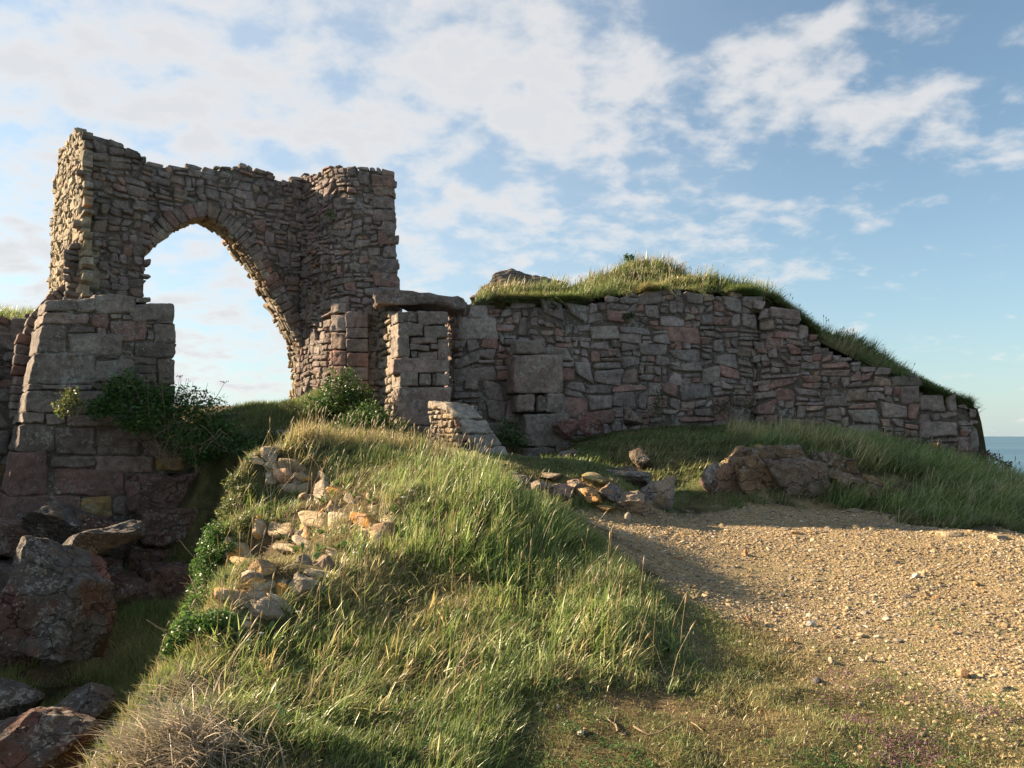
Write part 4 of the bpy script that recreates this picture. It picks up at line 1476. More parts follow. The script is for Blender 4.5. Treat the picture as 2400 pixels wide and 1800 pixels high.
OP = Plane(P(1650, 1130, 11.35)[:2], P(2140, 1150, 11.15)[:2])
acc = Acc()
ro = np.random.default_rng(77)
for i, (q_, c_, d0_) in enumerate([([(1676, 1200), (1795, 1204), (1730, 1088), (1684, 1110)], PINK * 0.75, -0.05), ([(1785, 1204), (1890, 1204), (1778, 1072), (1722, 1086)], TN * 0.8, 0.02), ([(1880, 1204), (1968, 1204), (1938, 1092), (1788, 1070)], GREY * 1.0, 0.10),
                                   ([(1955, 1204), (2050, 1206), (2015, 1128), (1935, 1088)], TN * 0.75, 0.0), ([(1728, 1092), (1935, 1096), (1900, 1050), (1765, 1050)], TN * 0.6, -0.18), ([(2035, 1210), (2150, 1232), (2100, 1142), (2040, 1120)], np.array([0.36, 0.26, 0.15]), 0.12), ([(1935, 1100), (2050, 1135), (2030, 1085), (1940, 1060)], TN * 0.55, -0.25)]):
    block(acc, OP, OP.poly(q_), 0.9, c_ * np.array([1.08, 0.94, 0.80]), 0.9, 0.05, 0.06, 0.004, d0_, 300 + i)
o = acc.build("rock_outcrop", M_ROCK, None, True, P(1850, 1180, 11.4))
tag(o, "long cracked brown rock ledge under the grass at the gravel's far edge", "rock")
for (px_, r_) in ((1730, .3), (1800, .35), (1880, .35), (1960, .35), (2040, .3), (2095, .42)):
    q = P(px_, 1130, 11.5)
    ROCKS_XY.append((q[0], q[1], r_))

# stones breaking through the sunlit left side of the mound: px, py, half width px, half height px, colour, orange?, label
MS = [(628, 1085, 32, 26, (0.40, 0.38, 0.28), 0.9, "round pale lichen boulder crowning the mound's left edge"),
      (648, 1108, 20, 15, (0.52, 0.44, 0.33), 0.3, "pale stone with orange spots just below the crowning boulder"),
      (692, 1120, 26, 24, (0.52, 0.45, 0.35), 1, "broad pale stone in the top row of mound stones"),
      (735, 1130, 9, 22, (0.55, 0.47, 0.37), 1, "thin upright pale stone beside the broad top one"),
      (756, 1134, 16, 22, (0.52, 0.43, 0.33), 1, "pointed pale stone right of the thin upright stone"),
      (728, 1168, 20, 20, (0.52, 0.42, 0.30), 0.0, "stone half covered in orange lichen below the top row"),
      (716, 1196, 18, 22, (0.52, 0.42, 0.31), 0.2, "orange-edged stone in the middle of the mound face"),
      (742, 1205, 15, 24, (0.50, 0.38, 0.26), 0.5, "narrow tan stone beside the orange-edged one"),
      (768, 1192, 20, 28, (0.54, 0.43, 0.31), 1, "tall pale stone at the centre of the mound face"),
      (806, 1166, 18, 20, (0.52, 0.42, 0.30), 0.4, "yellowish stone below the bare earth patch"),
      (830, 1184, 20, 14, (0.55, 0.34, 0.10), 0.0, "bright orange lichen stone on the right of the face"),
      (872, 1188, 17, 9, (0.55, 0.47, 0.37), 1, "flat pale stone under the bare earth patch"),
      (874, 1238, 37, 36, (0.50, 0.37, 0.28), 0.9, "big rounded pink boulder at the right of the mound face"),
      (848, 1212, 11, 24, (0.46, 0.42, 0.36), 1, "grey stone leaning on the big pink boulder"),
      (790, 1197, 13, 9, (0.55, 0.50, 0.44), 1, "small whitish stone in the mound face"),
      (752, 1258, 26, 20, (0.47, 0.38, 0.29), 1, "tan sloping stone below the centre tuft"),
      (718, 1285, 18, 16, (0.47, 0.39, 0.30), 1, "mid-sized tan stone above the grey-white stone"),
      (690, 1312, 19, 20, (0.50, 0.47, 0.43), 1, "grey-white stone with a dark hollow"),
      (664, 1298, 9, 15, (0.50, 0.38, 0.18), 0.1, "small yellow-orange stone left of the grey-white stone"),
      (636, 1270, 22, 22, (0.50, 0.40, 0.28), 1, "tan stone at the left of the mound face"),
      (596, 1292, 24, 17, (0.52, 0.43, 0.30), 0.8, "flat tan stone near the leafy left edge"),
      (742, 1318, 34, 34, (0.50, 0.40, 0.31), 1, "large pale sloping rock low in the mound face"),
      (602, 1345, 34, 38, (0.50, 0.38, 0.25), 0.7, "large tan rock above the orange rocks, low on the left"),
      (640, 1385, 26, 26, (0.54, 0.35, 0.13), 0.0, "orange lichen rock at the bottom of the mound face"),
      (664, 1362, 18, 12, (0.50, 0.33, 0.16), 0.1, "flat orange stone above the bottom orange rock"),
      (596, 1395, 22, 22, (0.54, 0.37, 0.15), 0.1, "orange rock left of the bottom orange rock"),
      (580, 1455, 16, 18, (0.50, 0.34, 0.15), 0.2, "ochre rock peeping out of leaves below the face")]
for i, (px, py, hw, hh, c_, al, lab) in enumerate(MS):
    if hw * hh < 330 and al > 0.3:
        continue
    h_ = hit(px, py + hh * 0.35)
    if h_ is None:
        continue
    Y = h_[1]
    w_, v_ = px_m(hw, Y), px_m(hh, Y)
    ctr = P(px, py, Y) + np.array([0.04, 0.08, -0.06])
    rock("mound_stone", ctr, (w_ * 1.3, max(w_, v_) * 1.0, v_ * 1.35), np.array(c_) * np.array([0.80, 0.70, 0.58]), lab, "stone", "stones breaking through the mound", M_PALE, 4, 200 + i, 18, 0.10, rng.uniform(-.4, .4), rng.uniform(-.2, .2), al, 0.45, 0.88)
    ROCKS_XY.append((h_[0], h_[1] - 0.02, w_ * 1.15))

# lesser stones filling the rocky face
BANDS = [np.array([hit(*a)[:2] for a in pl]) for pl in (((600, 1082), (660, 1088), (770, 1120), (905, 1180), (915, 1265), (860, 1270), (790, 1225), (730, 1225), (690, 1150), (620, 1120)),
                                                         ((700, 1240), (790, 1290), (760, 1355), (700, 1400), (640, 1425), (575, 1470), (560, 1400), (570, 1310), (620, 1250)))]


def in_band(x, y):
    return np.minimum(poly_sdf(BANDS[0], x, y), poly_sdf(BANDS[1], x, y))


BPX = [np.array([(590, 1080), (625, 1066), (680, 1084), (770, 1112), (850, 1150), (915, 1180), (925, 1262), (868, 1282), (800, 1240), (735, 1236), (690, 1165), (620, 1128)], float),
       np.array([(690, 1235), (770, 1262), (800, 1300), (768, 1358), (705, 1404), (650, 1432), (575, 1482), (548, 1410), (552, 1320), (615, 1245)], float)]
S_ = 0.0043
gpx, gpy = np.arange(530, 950, 12.0), np.arange(1050, 1500, 12.0)
HG = np.zeros((len(gpy), len(gpx), 3))
for j_, b_ in enumerate(gpy):
    for i_, a_ in enumerate(gpx):
        q = hit(a_, b_)
        HG[j_, i_] = q if (q is not None and q[1] < 9.8) else np.nan
# gaps beyond the crest take their neighbour's value
for j_ in range(len(gpy) - 2, -1, -1):
    bad = np.isnan(HG[j_, :, 0])
    HG[j_, bad] = HG[j_ + 1, bad] + np.array([0, 0.03, 0.06])
# never let the patch jump from the rim to the ditch
ok_ = HG[..., 2] > -0.2
dgx = np.linalg.norm(np.diff(HG, axis=1), axis=2)
dgy = np.linalg.norm(np.diff(HG, axis=0), axis=2)
badx = np.pad(dgx > 0.16, ((0, 0), (0, 1))) | np.pad(dgx > 0.16, ((0, 0), (1, 0)))
bady = np.pad(dgy > 0.22, ((0, 1), (0, 0))) | np.pad(dgy > 0.22, ((1, 0), (0, 0)))
jump = badx | bady
jump[:, 1:] |= jump[:, :-1].copy()
jump[:, :-1] |= jump[:, 1:].copy()
ok_ &= ~jump


def face(u, v, d):
    fx = np.clip((u / S_ - gpx[0]) / 12.0, 0, len(gpx) - 1.001)
    fy = np.clip((-v / S_ - gpy[0]) / 12.0, 0, len(gpy) - 1.001)
    i_, j_ = fx.astype(int), fy.astype(int)
    tx, ty = (fx - i_)[..., None], (fy - j_)[..., None]
    b_ = (HG[j_, i_] * (1 - tx) + HG[j_, i_ + 1] * tx) * (1 - ty) + (HG[j_ + 1, i_] * (1 - tx) + HG[j_ + 1, i_ + 1] * tx) * ty
    return b_ + (np.asarray(d) + 0.045)[..., None] * np.array([-0.60, -0.60, 0.53])


acc = Acc()
for bi, bp in enumerate(BPX):
    pu = bp * np.array([S_, -S_])
    q = rubble_quads(pu[:, 0].min(), pu[:, 0].max(), pu[:, 1].min(), pu[:, 1].max(), 0.36, 0.34, 0.27, 0.09, 0.07, 90 + bi, 0.5, 0.2, 0.05, 0.4)
    c_ = q.mean(1)
    sd_ = poly_sdf(pu, c_[:, 0], c_[:, 1]) + 0.04 * n2(c_[:, 0], c_[:, 1], 3.5, 8) - 0.02
    fx = np.clip(((c_[:, 0] / S_ - gpx[0]) / 12).astype(int), 0, len(gpx) - 1)
    fy = np.clip(((-c_[:, 1] / S_ - gpy[0]) / 12).astype(int), 0, len(gpy) - 1)
    q = q[(sd_ < 0) & ok_[fy, fx] & (np.random.default_rng(3).random(len(q)) < 0.96)]
    rr_ = np.random.default_rng(60 + bi)
    cols = palette(len(q), 0.04, 0.3, 0.06, (0.50, 0.395, 0.265), rr_)
    stones(acc, q, face, cols, 0.006, 0.03, 0.028, 0.024, 0.14, 95 + bi, np.where(rr_.random(len(q)) < 0.34, 0.15, 1.0), 0.06)
o = acc.build("low_broken_wall", M_PALE, None, True, hit(700, 1200))
tag(o, "remains of a low pale rubble wall bedded in the mound's sunlit left side", "wall", None, "thing")

rm_ = np.random.default_rng(12)
k_ = 0
while k_ < 12:
    q = hit(rm_.uniform(560, 915), rm_.uniform(1085, 1470))
    if q is None or in_band(np.array([q[0]]), np.array([q[1]]))[0] > 0:
        continue
    s_ = rm_.uniform(0.05, 0.125)
    rock("mound_stone", q + np.array([0.02, 0.05, -s_ * 0.15]), (s_ * 1.5, s_ * 1.1, s_ * 1.15), np.array([0.42, 0.335, 0.235]) * rm_.uniform(0.75, 1.1), "small tan stone filling the mound's rocky face", "stone", "stones breaking through the mound", M_PALE, 3, 500 + k_, 16, 0.10, rm_.uniform(0, 3), rm_.uniform(-.3, .3), 0.1 if rm_.random() < 0.18 else 1.0, 0.45, 0.88)
    ROCKS_XY.append((q[0], q[1], s_ * 1.0))
    k_ += 1

# loose stones on the gravel
GS = [(1472, 1213, 8, 12, (0.42, 0.35, 0.27), "small upright tan stone standing alone on the far gravel"),
      (1749, 1296, 7, 9, (0.45, 0.27, 0.13), "rust-orange stone on the gravel near the grass shadow"),
      (1588, 1307, 11, 6, (0.40, 0.24, 0.13), "reddish stone on the shaded gravel edge"),
      (1560, 1296, 14, 6, (0.40, 0.32, 0.23), "flat tan stone on the shaded gravel edge"),
      (2168, 1344, 7, 9, (0.47, 0.36, 0.20), "tan stone with a long dark shadow at the right of the gravel"),
      (2147, 1350, 9, 6, (0.56, 0.51, 0.42), "whitish stone beside the one with a long shadow"),
      (2290, 1368, 9, 7, (0.50, 0.31, 0.15), "orange stone at the right of the gravel"),
      (1901, 1290, 6, 4, (0.58, 0.53, 0.38), "cream pebble in the middle of the gravel"),
      (1866, 1249, 11, 5, (0.46, 0.30, 0.15), "flat orange stone on the upper gravel"),
      (2103, 1318, 7, 5, (0.12, 0.10, 0.09), "dark pebble on the right gravel"),
      (2137, 1380, 8, 5, (0.47, 0.37, 0.22), "tan stone below the long-shadow stone"),
      (1903, 1463, 10, 8, (0.45, 0.42, 0.38), "grey-white stone at the turf's upper edge"),
      (1915, 1597, 12, 8, (0.17, 0.15, 0.15), "dark round stone in the turf"),
      (1852, 1501, 9, 6, (0.52, 0.29, 0.12), "bright orange stone at the turf edge"),
      (1757, 1450, 7, 9, (0.42, 0.24, 0.14), "brown stone at the left turf edge"),
      (1361, 1720, 8, 8, (0.60, 0.54, 0.44), "round cream pebble in the brown earth in front"),
      (1373, 1712, 7, 8, (0.45, 0.32, 0.16), "tan pebble touching the cream pebble in front"),
      (1308, 1658, 6, 7, (0.42, 0.38, 0.32), "grey pebble on the brown earth in front"),
      (2262, 1580, 14, 10, (0.48, 0.27, 0.13), "red-brown stone near the right edge of the turf"),
      (2040, 1545, 12, 8, (0.52, 0.43, 0.27), "pale stone in the turf between grass patches"),
      (1950, 1550, 10, 8, (0.54, 0.45, 0.30), "cream stone in the turf"),
      (2350, 1610, 14, 9, (0.52, 0.40, 0.23), "ochre stone by the right edge")]
for i, (px, py, hw, hh, c_, lab) in enumerate(GS):
    h_ = hit(px, py + hh * 0.8)
    if h_ is None:
        continue
    w_, v_ = px_m(hw, h_[1]), px_m(hh, h_[1])
    ctr = np.array([h_[0], h_[1] + w_ * 0.4, h_[2] + v_ * 0.65])
    rock("loose_stone", ctr, (w_ * 1.1, w_, v_ * 1.15), np.array(c_) * 0.9, lab, "stone", "loose stones on the path", M_PALE, 3, 300 + i, 11, 0.06, rng.uniform(0, 3), 0.1, 1.0, 0.55, 0.9)
# rough lumps of rock along the path's right-hand lip
for i, (px, py) in enumerate([(2010, 1200), (2085, 1212), (2105, 1220), (2230, 1256), (2350, 1264)]):
    h_ = hit(px, py)
    if h_ is None:
        continue
    s_ = rng.uniform(0.08, 0.16)
    rock("path_edge_stone", h_ + np.array([0, 0.05, -s_ * 0.1]), (s_ * 1.3, s_, s_ * 0.55), np.array([0.38, 0.29, 0.18]) * rng.uniform(0.85, 1.1), "low pale stone in the row along the gravel's far right edge", "stone", "pale stones along the gravel's far right edge", M_PALE, 3, 400 + i, 11, 0.08, rng.uniform(0, 3), 0, 1.0, 0.55, 0.9)

# gravel: a carpet of pebbles
IV, IF_ = ico(0)


def pebbles(name, x, y, s, cols, label, flat=0.6):
    n_ = len(x)
    r_ = np.random.default_rng(55)
    sh = IV[None] * r_.uniform(0.65, 1.3, (n_, 12, 1))
    a = r_.uniform(0, 6.28, n_)
    sh = sh * s[:, None, None] * np.stack([np.ones(n_), r_.uniform(0.6, 1, n_), r_.uniform(0.4, 0.9, n_) * flat / 0.6 * 0.75], 1)[:, None, :]
    px_ = sh[..., 0] * np.cos(a)[:, None] - sh[..., 1] * np.sin(a)[:, None]
    py_ = sh[..., 0] * np.sin(a)[:, None] + sh[..., 1] * np.cos(a)[:, None]
    V = np.stack([px_ + x[:, None], py_ + y[:, None], sh[..., 2] + (ground_z(x, y) + s * 0.15)[:, None]], -1).reshape(-1, 3)
    T = (IF_[None] + (np.arange(n_) * 12)[:, None, None]).reshape(-1, 3)
    C = np.repeat(cols, 12, 0)
    o = link(name, make_mesh(name, V, [T], C, False), M_PEBBLE)
    tag(o, label, "gravel", None, "stuff")


def in_frame(x, y, z, mg=90):
    dy = y * CA + (z - 1.6) * SA
    u = 1200 + FOC * x / np.maximum(dy, 1e-3)
    v = 900 - FOC * ((z - 1.6) * CA - y * SA) / np.maximum(dy, 1e-3)
    return (u > -mg) & (u < 2400 + mg) & (v > -mg) & (v < 1800 + mg + 60) & (dy > 0.5)


n_ = 640000
yy = 3.2 + (12.2 - 3.2) * rng.random(n_) ** 1.35
xx = -0.5 + 11.0 * rng.random(n_)
zz = ground_z(xx, yy)
gw_ = gravel_w(xx, yy)
k = in_frame(xx, yy, zz, 800) & (rng.random(n_) < np.clip(gw_ * 1.05 + 0.10 * (yy < 6), 0, 1)) & (rng.random(n_) < np.maximum(0.6 + 0.6 * n2(xx, yy, 0.8, 6), 0.35 + 0.4 * (yy > 8.5)))
xx, yy = xx[k][:185000], yy[k][:185000]
s_ = np.clip(rng.lognormal(math.log(0.0054), 0.60, len(xx)), 0.003, 0.045) * (0.75 + 0.06 * np.clip(yy - 3, 0, 6))
pc = np.array([[0.36, 0.27, 0.155], [0.42, 0.33, 0.21], [0.28, 0.205, 0.12], [0.37, 0.235, 0.125], [0.25, 0.21, 0.17], [0.48, 0.41, 0.31], [0.13, 0.11, 0.10]])
tone = np.array([0.93, 0.925, 0.90]) * (1 + 0.22 * n2(xx, yy, 0.7, 16, 4))[:, None]
cols = tone * pc[rng.choice(7, len(xx), p=[.28, .17, .20, .08, .14, .05, .08])] * rng.uniform(0.85, 1.12, (len(xx), 1))
pebbles("gravel", xx, yy, s_, cols, "loose tan and cream gravel covering the path")
# ------------------------------------------------------------------ grass


def blades(name, x, y, z, h, w, ang, lean, cols, label, segs=3, cat="grass", mat=None, droop=0.0):
    """every blade is a tapering, bending strip of real geometry"""
    n_ = len(x)
    T = {2: np.array([0, 0.55, 1.0]), 3: np.array([0, 0.4, 0.75, 1.0])}[segs]
    W = {2: np.array([1.0, 0.75, 0.12]), 3: np.array([1.0, 0.9, 0.6, 0.1])}[segs]
    k = len(T)
    r_ = np.random.default_rng(len(x))
    dx, dy = np.cos(ang), np.sin(ang)
    up = np.cos(np.clip(lean, 0, 1.5))[:, None] * T - (droop + 0.25 * lean)[:, None] * T ** 2 * 0.5
    out = np.sin(np.clip(lean, 0, 1.5))[:, None] * (0.35 * T + 0.65 * T ** 2)
    cxn = x[:, None] + h[:, None] * out * dx[:, None]
    cyn = y[:, None] + h[:, None] * out * dy[:, None]
    czn = z[:, None] - 0.01 + h[:, None] * up
    sa = r_.uniform(0, 6.28, n_)
    # strips mostly face sideways to their bend
    sx, sy = np.cos(sa), np.sin(sa)
    wx = 0.5 * w[:, None] * W * sx[:, None]
    wy_ = 0.5 * w[:, None] * W * sy[:, None]
    V = np.empty((n_, k, 2, 3), np.float32)
    V[:, :, 0, 0], V[:, :, 0, 1], V[:, :, 0, 2] = cxn - wx, cyn - wy_, czn
    V[:, :, 1, 0], V[:, :, 1, 1], V[:, :, 1, 2] = cxn + wx, cyn + wy_, czn
    idx = np.arange(2 * k).reshape(k, 2)
    fq = np.stack([idx[:-1, 0], idx[:-1, 1], idx[1:, 1], idx[1:, 0]], -1)
    Q = (fq[None] + (np.arange(n_) * 2 * k)[:, None, None]).reshape(-1, 4)
    # sunlit paleness of the tips put into the colour, with a dry straw tint
    tipf = {2: np.array([0.0, 0.15, 0.55]), 3: np.array([0.0, 0.08, 0.25, 0.6])}[segs]
    tipf = tipf[None, :, None, None] * r_.uniform(0.3, 1.0, (n_, 1, 1, 1))
    tip = cols * 1.15 + np.array([0.09, 0.075, 0.03])
    C = (cols[:, None, None, :] * (1 - tipf) + tip[:, None, None, :] * tipf) * np.ones((1, 1, 2, 1))
    C = C.reshape(-1, 3)
    o = link(name, make_mesh(name, V.reshape(-1, 3), [Q], C, True), mat or M_GRASS)
    tag(o, label, cat, None, "stuff")
    return o


GREEN = np.array([[0.125, 0.180, 0.042], [0.165, 0.215, 0.062], [0.080, 0.128, 0.028], [0.230, 0.265, 0.105]])
STRAW = np.array([[0.42, 0.34, 0.16], [0.32, 0.25, 0.11], [0.52, 0.43, 0.24], [0.28, 0.24, 0.095]])
BROWN = np.array([[0.17, 0.105, 0.055], [0.22, 0.14, 0.075], [0.12, 0.075, 0.045]])


def colour(x, y, straw, seed, brown=0.0, fr=0.9, per=None):
    n_ = len(x)
    f = straw + (0 if per is None else per) + 0.42 * n2(x, y, fr, seed, 3) + rng.normal(0, 0.16, n_)
    c_ = GREEN[rng.integers(0, 4, n_)] * (1 + 0.30 * n2(x, y, 1.7, seed + 5)[:, None])
    s_ = STRAW[rng.integers(0, 4, n_)]
    t = sstep(0.25, 0.8, f)[:, None]
    c_ = c_ * (1 - t) + s_ * t
    if brown > 0:
        k = rng.random(n_) < brown
        c_[k] = BROWN[rng.integers(0, 3, k.sum())]
    return np.clip(c_ * rng.uniform(0.8, 1.2, (n_, 1)), 0.01, 0.8)


def band_w(x, y, lo):
    return lo + (1 - lo) * sstep(-0.06, 0.10, in_band(x, y) + 0.07 * n2(x, y, 5, 97))


def clear_of_rocks(x, y, f=1.0):
    ok = np.ones(len(x), bool)
    for (a, b, r_) in ROCKS_XY:
        ok &= (x - a) ** 2 + (y - b) ** 2 > (r_ * f) ** 2
    return ok


def scatter(x0, x1, y0, y1, n_, ypow=1.0):
    return x0 + (x1 - x0) * rng.random(n_), y0 + (y1 - y0) * rng.random(n_) ** ypow


def tufted(x, y, n_per, spread):
    """clump points: repeats each centre with a small scatter"""
    k = np.repeat(np.arange(len(x)), n_per)
    return x[k] + rng.normal(0, spread, len(k)), y[k] + rng.normal(0, spread, len(k)), k


BARE = [hit(*a) for a in ((830, 1148), (870, 1160), (1010, 1250), (985, 1375), (800, 1380), (640, 1480), (1130, 1470), (820, 1560), (1180, 1600))]


def bare_w(x, y):
    w_ = np.ones(len(x))
    for i, b in enumerate(BARE):
        if b is not None:
            w_ *= 1 - 0.85 * np.exp(-((x - b[0]) ** 2 + (y - b[1]) ** 2) / (0.16 if i < 2 else 0.11) ** 2)
    return w_


# --- the mound: a dense short sward, long leaning blades, flowering stems
x, y = scatter(-4.2, 2.6, 3.3, 10.0, 520000, 1.25)
sd_ = poly_sdf(MOUND_POLY, x, y)
k = (sd_ < 0.05 * rng.standard_normal(len(x))) & clear_of_rocks(x, y, 0.95) & (rng.random(len(x)) < bare_w(x, y) * band_w(x, y, 0.14) * (0.62 + 0.75 * n2(x, y, 2.6, 21)))
x, y, sd_ = x[k][:105000], y[k][:105000], sd_[k][:105000]
z = ground_z(x, y)
h = rng.uniform(0.05, 0.14, len(x)) * (1 + 0.35 * n2(x, y, 1.3, 8))
ang = 0.15 + 1.3 * n2(x, y, 0.8, 40, 2) + rng.normal(0, 0.7, len(x))
lean = np.clip(0.65 + rng.normal(0, 0.3, len(x)), 0.05, 1.35)
lush = sstep(-0.9, 0.7, x + 0.25 * (y - 6))
cols = colour(x, y, 0.38 - 0.26 * lush, 100, 0.06) * 1.15
blades("mound_grass", x, y, z, h, rng.uniform(0.0045, 0.009, len(x)), ang, lean, cols, "short mixed green and straw grass covering the sunlit mound", 2)

cx_, cy_ = scatter(-4.0, 2.5, 3.4, 9.8, 14000, 1.2)
lushc = sstep(-1.0, 0.8, cx_ + 0.25 * (cy_ - 6) + 0.5 * n2(cx_, cy_, 0.9, 71))
k = (poly_sdf(MOUND_POLY, cx_, cy_) < -0.02) & clear_of_rocks(cx_, cy_, 1.05) & (rng.random(len(cx_)) < (0.25 + 0.75 * lushc) * bare_w(cx_, cy_) * band_w(cx_, cy_, 0.05)) & (poly_sdf(MOUND_POLY, cx_, cy_) < 0.3 * n2(cx_, cy_, 1.2, 72) + 0.12)
cx_, cy_ = cx_[k][:5600], cy_[k][:5600]
x, y, kk = tufted(cx_, cy_, 13, 0.030)
z = ground_z(x, y)
crest = sstep(7.2, 9.0, y) * 0.5
lush = sstep(-1.0, 0.8, x + 0.25 * (y - 6) + 0.5 * n2(x, y, 0.9, 71))
h = rng.uniform(0.08, 0.215, len(x)) * (0.72 + 0.4 * lush + 0.4 * crest) * (1 + 0.45 * n2(x, y, 1.9, 73)) * rng.uniform(0.6, 1.3, len(cx_))[kk]
ang = 0.0 + 1.1 * n2(x, y, 0.7, 41, 2) + rng.normal(0, 0.75, len(x)) + rng.normal(0, 0.6, len(cx_))[kk]
h = h * (0.55 + 0.45 * sstep(0.0, -0.5, poly_sdf(MOUND_POLY, x, y)) + 0.3 * (x < 0))
lean = np.clip(rng.normal(0.75, 0.30, len(x)) + 0.25 * n2(x, y, 1.1, 42) + rng.normal(0, 0.18, len(cx_))[kk], 0.05, 1.45)
cols = colour(x, y, 0.27 - 0.24 * lush, 101, 0.02, per=rng.normal(-0.06, 0.34, len(cx_))[kk]) * rng.uniform(0.75, 1.25, (len(cx_), 1))[kk]
blades("tall_grass", x, y, z, h, rng.uniform(0.006, 0.0125, len(x)), ang, lean, cols * 1.34, "long green grass leaning with the wind over the mound", 3)

# flattened dead thatch between the tufts
x, y = scatter(-3.9, 2.4, 3.3, 9.6, 160000, 1.2)
k = (poly_sdf(MOUND_POLY, x, y) < -0.02) & (n2(x, y, 2.2, 131) + 0.3 * n2(x, y, 7, 132) > 0.12) & clear_of_rocks(x, y, 0.9)
x, y = x[k][:24000], y[k][:24000]
blades("thatch", x, y, ground_z(x, y) + rng.uniform(0.01, 0.05, len(x)), rng.uniform(0.06, 0.20, len(x)), rng.uniform(0.004, 0.008, len(x)), 0.3 + 1.4 * n2(x, y, 0.9, 133) + rng.normal(0, 0.8, len(x)), np.clip(rng.normal(1.3, 0.15, len(x)), 0.8, 1.5), np.where(rng.random((len(x), 1)) < 0.35, BROWN[rng.integers(0, 3, len(x))], STRAW[rng.integers(0, 4, len(x))] * 0.85) * rng.uniform(0.7, 1.2, (len(x), 1)), "flattened dead thatch among the mound grass", 2)

# tall pale tufts on the crest, with flowering stems
cpx = [(690, 1040, 9.0), (720, 1035, 9.0), (750, 1035, 9.1), (770, 1035, 9.1), (700, 1060, 8.9), (830, 1045, 9.2), (860, 1048, 9.2), (890, 1050, 9.3), (920, 1055, 9.3), (945, 1062, 9.4), (980, 1075, 9.4), (1010, 1080, 9.4), (1050, 1095, 9.2), (1090, 1110, 9.0), (800, 1042, 9.2)]
xs, ys_ = [], []
for a in cpx:
    q = P(*a)
    n_ = 190
    xs.append(q[0] + rng.normal(0, 0.11, n_))
    ys_.append(q[1] + rng.normal(0, 0.12, n_))
x, y = np.concatenate(xs), np.concatenate(ys_)
z = ground_z(x, y)
h = rng.uniform(0.16, 0.34, len(x))
ang = np.arctan2(rng.normal(0, 0.7, len(x)), rng.normal(0.35, 0.7, len(x)))
blades("crest_grass", x, y, z, h, rng.uniform(0.005, 0.009, len(x)), ang, np.clip(rng.normal(0.42, 0.25, len(x)), 0, 1.2), colour(x, y, 0.55, 103) * 1.15, "pale tufted grass standing up along the mound's crest", 3)


def stems(name, x, y, zf, h, ang, lean, label, colr=(0.36, 0.27, 0.15), head=0.05, wid=0.004):
    """thin flowering stems with a seed head"""
    n_ = len(x)
    z = zf(x, y)
    c_ = np.array(colr) * rng.uniform(0.8, 1.25, (n_, 1))
    t = np.array([0, 0.5, 0.85, 0.88, 0.94, 1.0])
    W = np.array([1.0, 0.9, 0.8, 2.6, 2.8, 0.6])
    out = lean[:, None] * t ** 1.6
    V = np.empty((n_, 6, 4, 3))
    cxn = x[:, None] + h[:, None] * out * np.cos(ang)[:, None]
    cyn = y[:, None] + h[:, None] * out * np.sin(ang)[:, None]
    czn = z[:, None] + h[:, None] * t * np.cos(lean)[:, None]
    for i, (a, b) in enumerate(((1, 0), (0, 1), (-1, 0), (0, -1))):
        V[:, :, i, 0] = cxn + a * wid * 0.5 * W
        V[:, :, i, 1] = cyn + b * wid * 0.5 * W
        V[:, :, i, 2] = czn
    Q = []
    for s in range(5):
        for i in range(4):
            Q.append([s * 4 + i, s * 4 + (i + 1) % 4, (s + 1) * 4 + (i + 1) % 4, (s + 1) * 4 + i])
    Q = (np.array(Q)[None] + (np.arange(n_) * 24)[:, None, None]).reshape(-1, 4)
    o = link(name, make_mesh(name, V.reshape(-1, 3), [Q], np.repeat(c_, 24, 0)), M_GRASS)
    tag(o, label, "grass", None, "stuff")


q = np.array([P(*a) for a in cpx])
i = rng.integers(0, len(q), 120)
x, y = q[i, 0] + rng.normal(0, 0.16, 120), q[i, 1] + rng.normal(0, 0.15, 120)
x2, y2 = scatter(-3.8, 2.2, 3.6, 9.0, 900)
k = (poly_sdf(MOUND_POLY, x2, y2) < -0.05)
x, y = np.concatenate([x, x2[k][:190]]), np.concatenate([y, y2[k][:190]])
stems("seed_stems", x, y, ground_z, rng.uniform(0.28, 0.50, len(x)), rng.normal(0.2, 0.9, len(x)), np.clip(rng.normal(0.3, 0.2, len(x)), 0, 0.9), "dry flowering stems rising above the mound grass", (0.40, 0.31, 0.18))

# --- left face of the mound towards the ditch, and the ditch
rimxy = np.array([P(*a)[:2] for a in rim])


def rim_dist(x, y):
    """metres left of the mound's rim"""
    yr = rimxy[::-1, 1]
    return np.interp(y, yr, rimxy[::-1, 0]) - x


x, y = scatter(-4.6, -1.4, 3.0, 9.6, 90000)
rd = rim_dist(x, y)
k = (rd > -0.45) & (rd < 0.6) & (rng.random(len(x)) < 0.75 + 0.5 * n2(x, y, 1.6, 88)) & clear_of_rocks(x, y, 1.0) & in_frame(x, y, ground_z(x, y), 60)
x, y = x[k][:30000], y[k][:30000]
rd = rim_dist(x, y)
z = ground_z(x, y)
ang = math.pi * 0.75 + rng.normal(0, 1.2, len(x))
blades("rim_grass", x, y, z, rng.uniform(0.05, 0.17, len(x)), rng.uniform(0.004, 0.007, len(x)), ang, np.clip(rng.normal(0.8, 0.3, len(x)), 0.1, 1.4), colour(x, y, 0.30 + 0.1 * (rd < 0.1), 104, 0.06), "grass hanging over the mound's steep left side", 3)

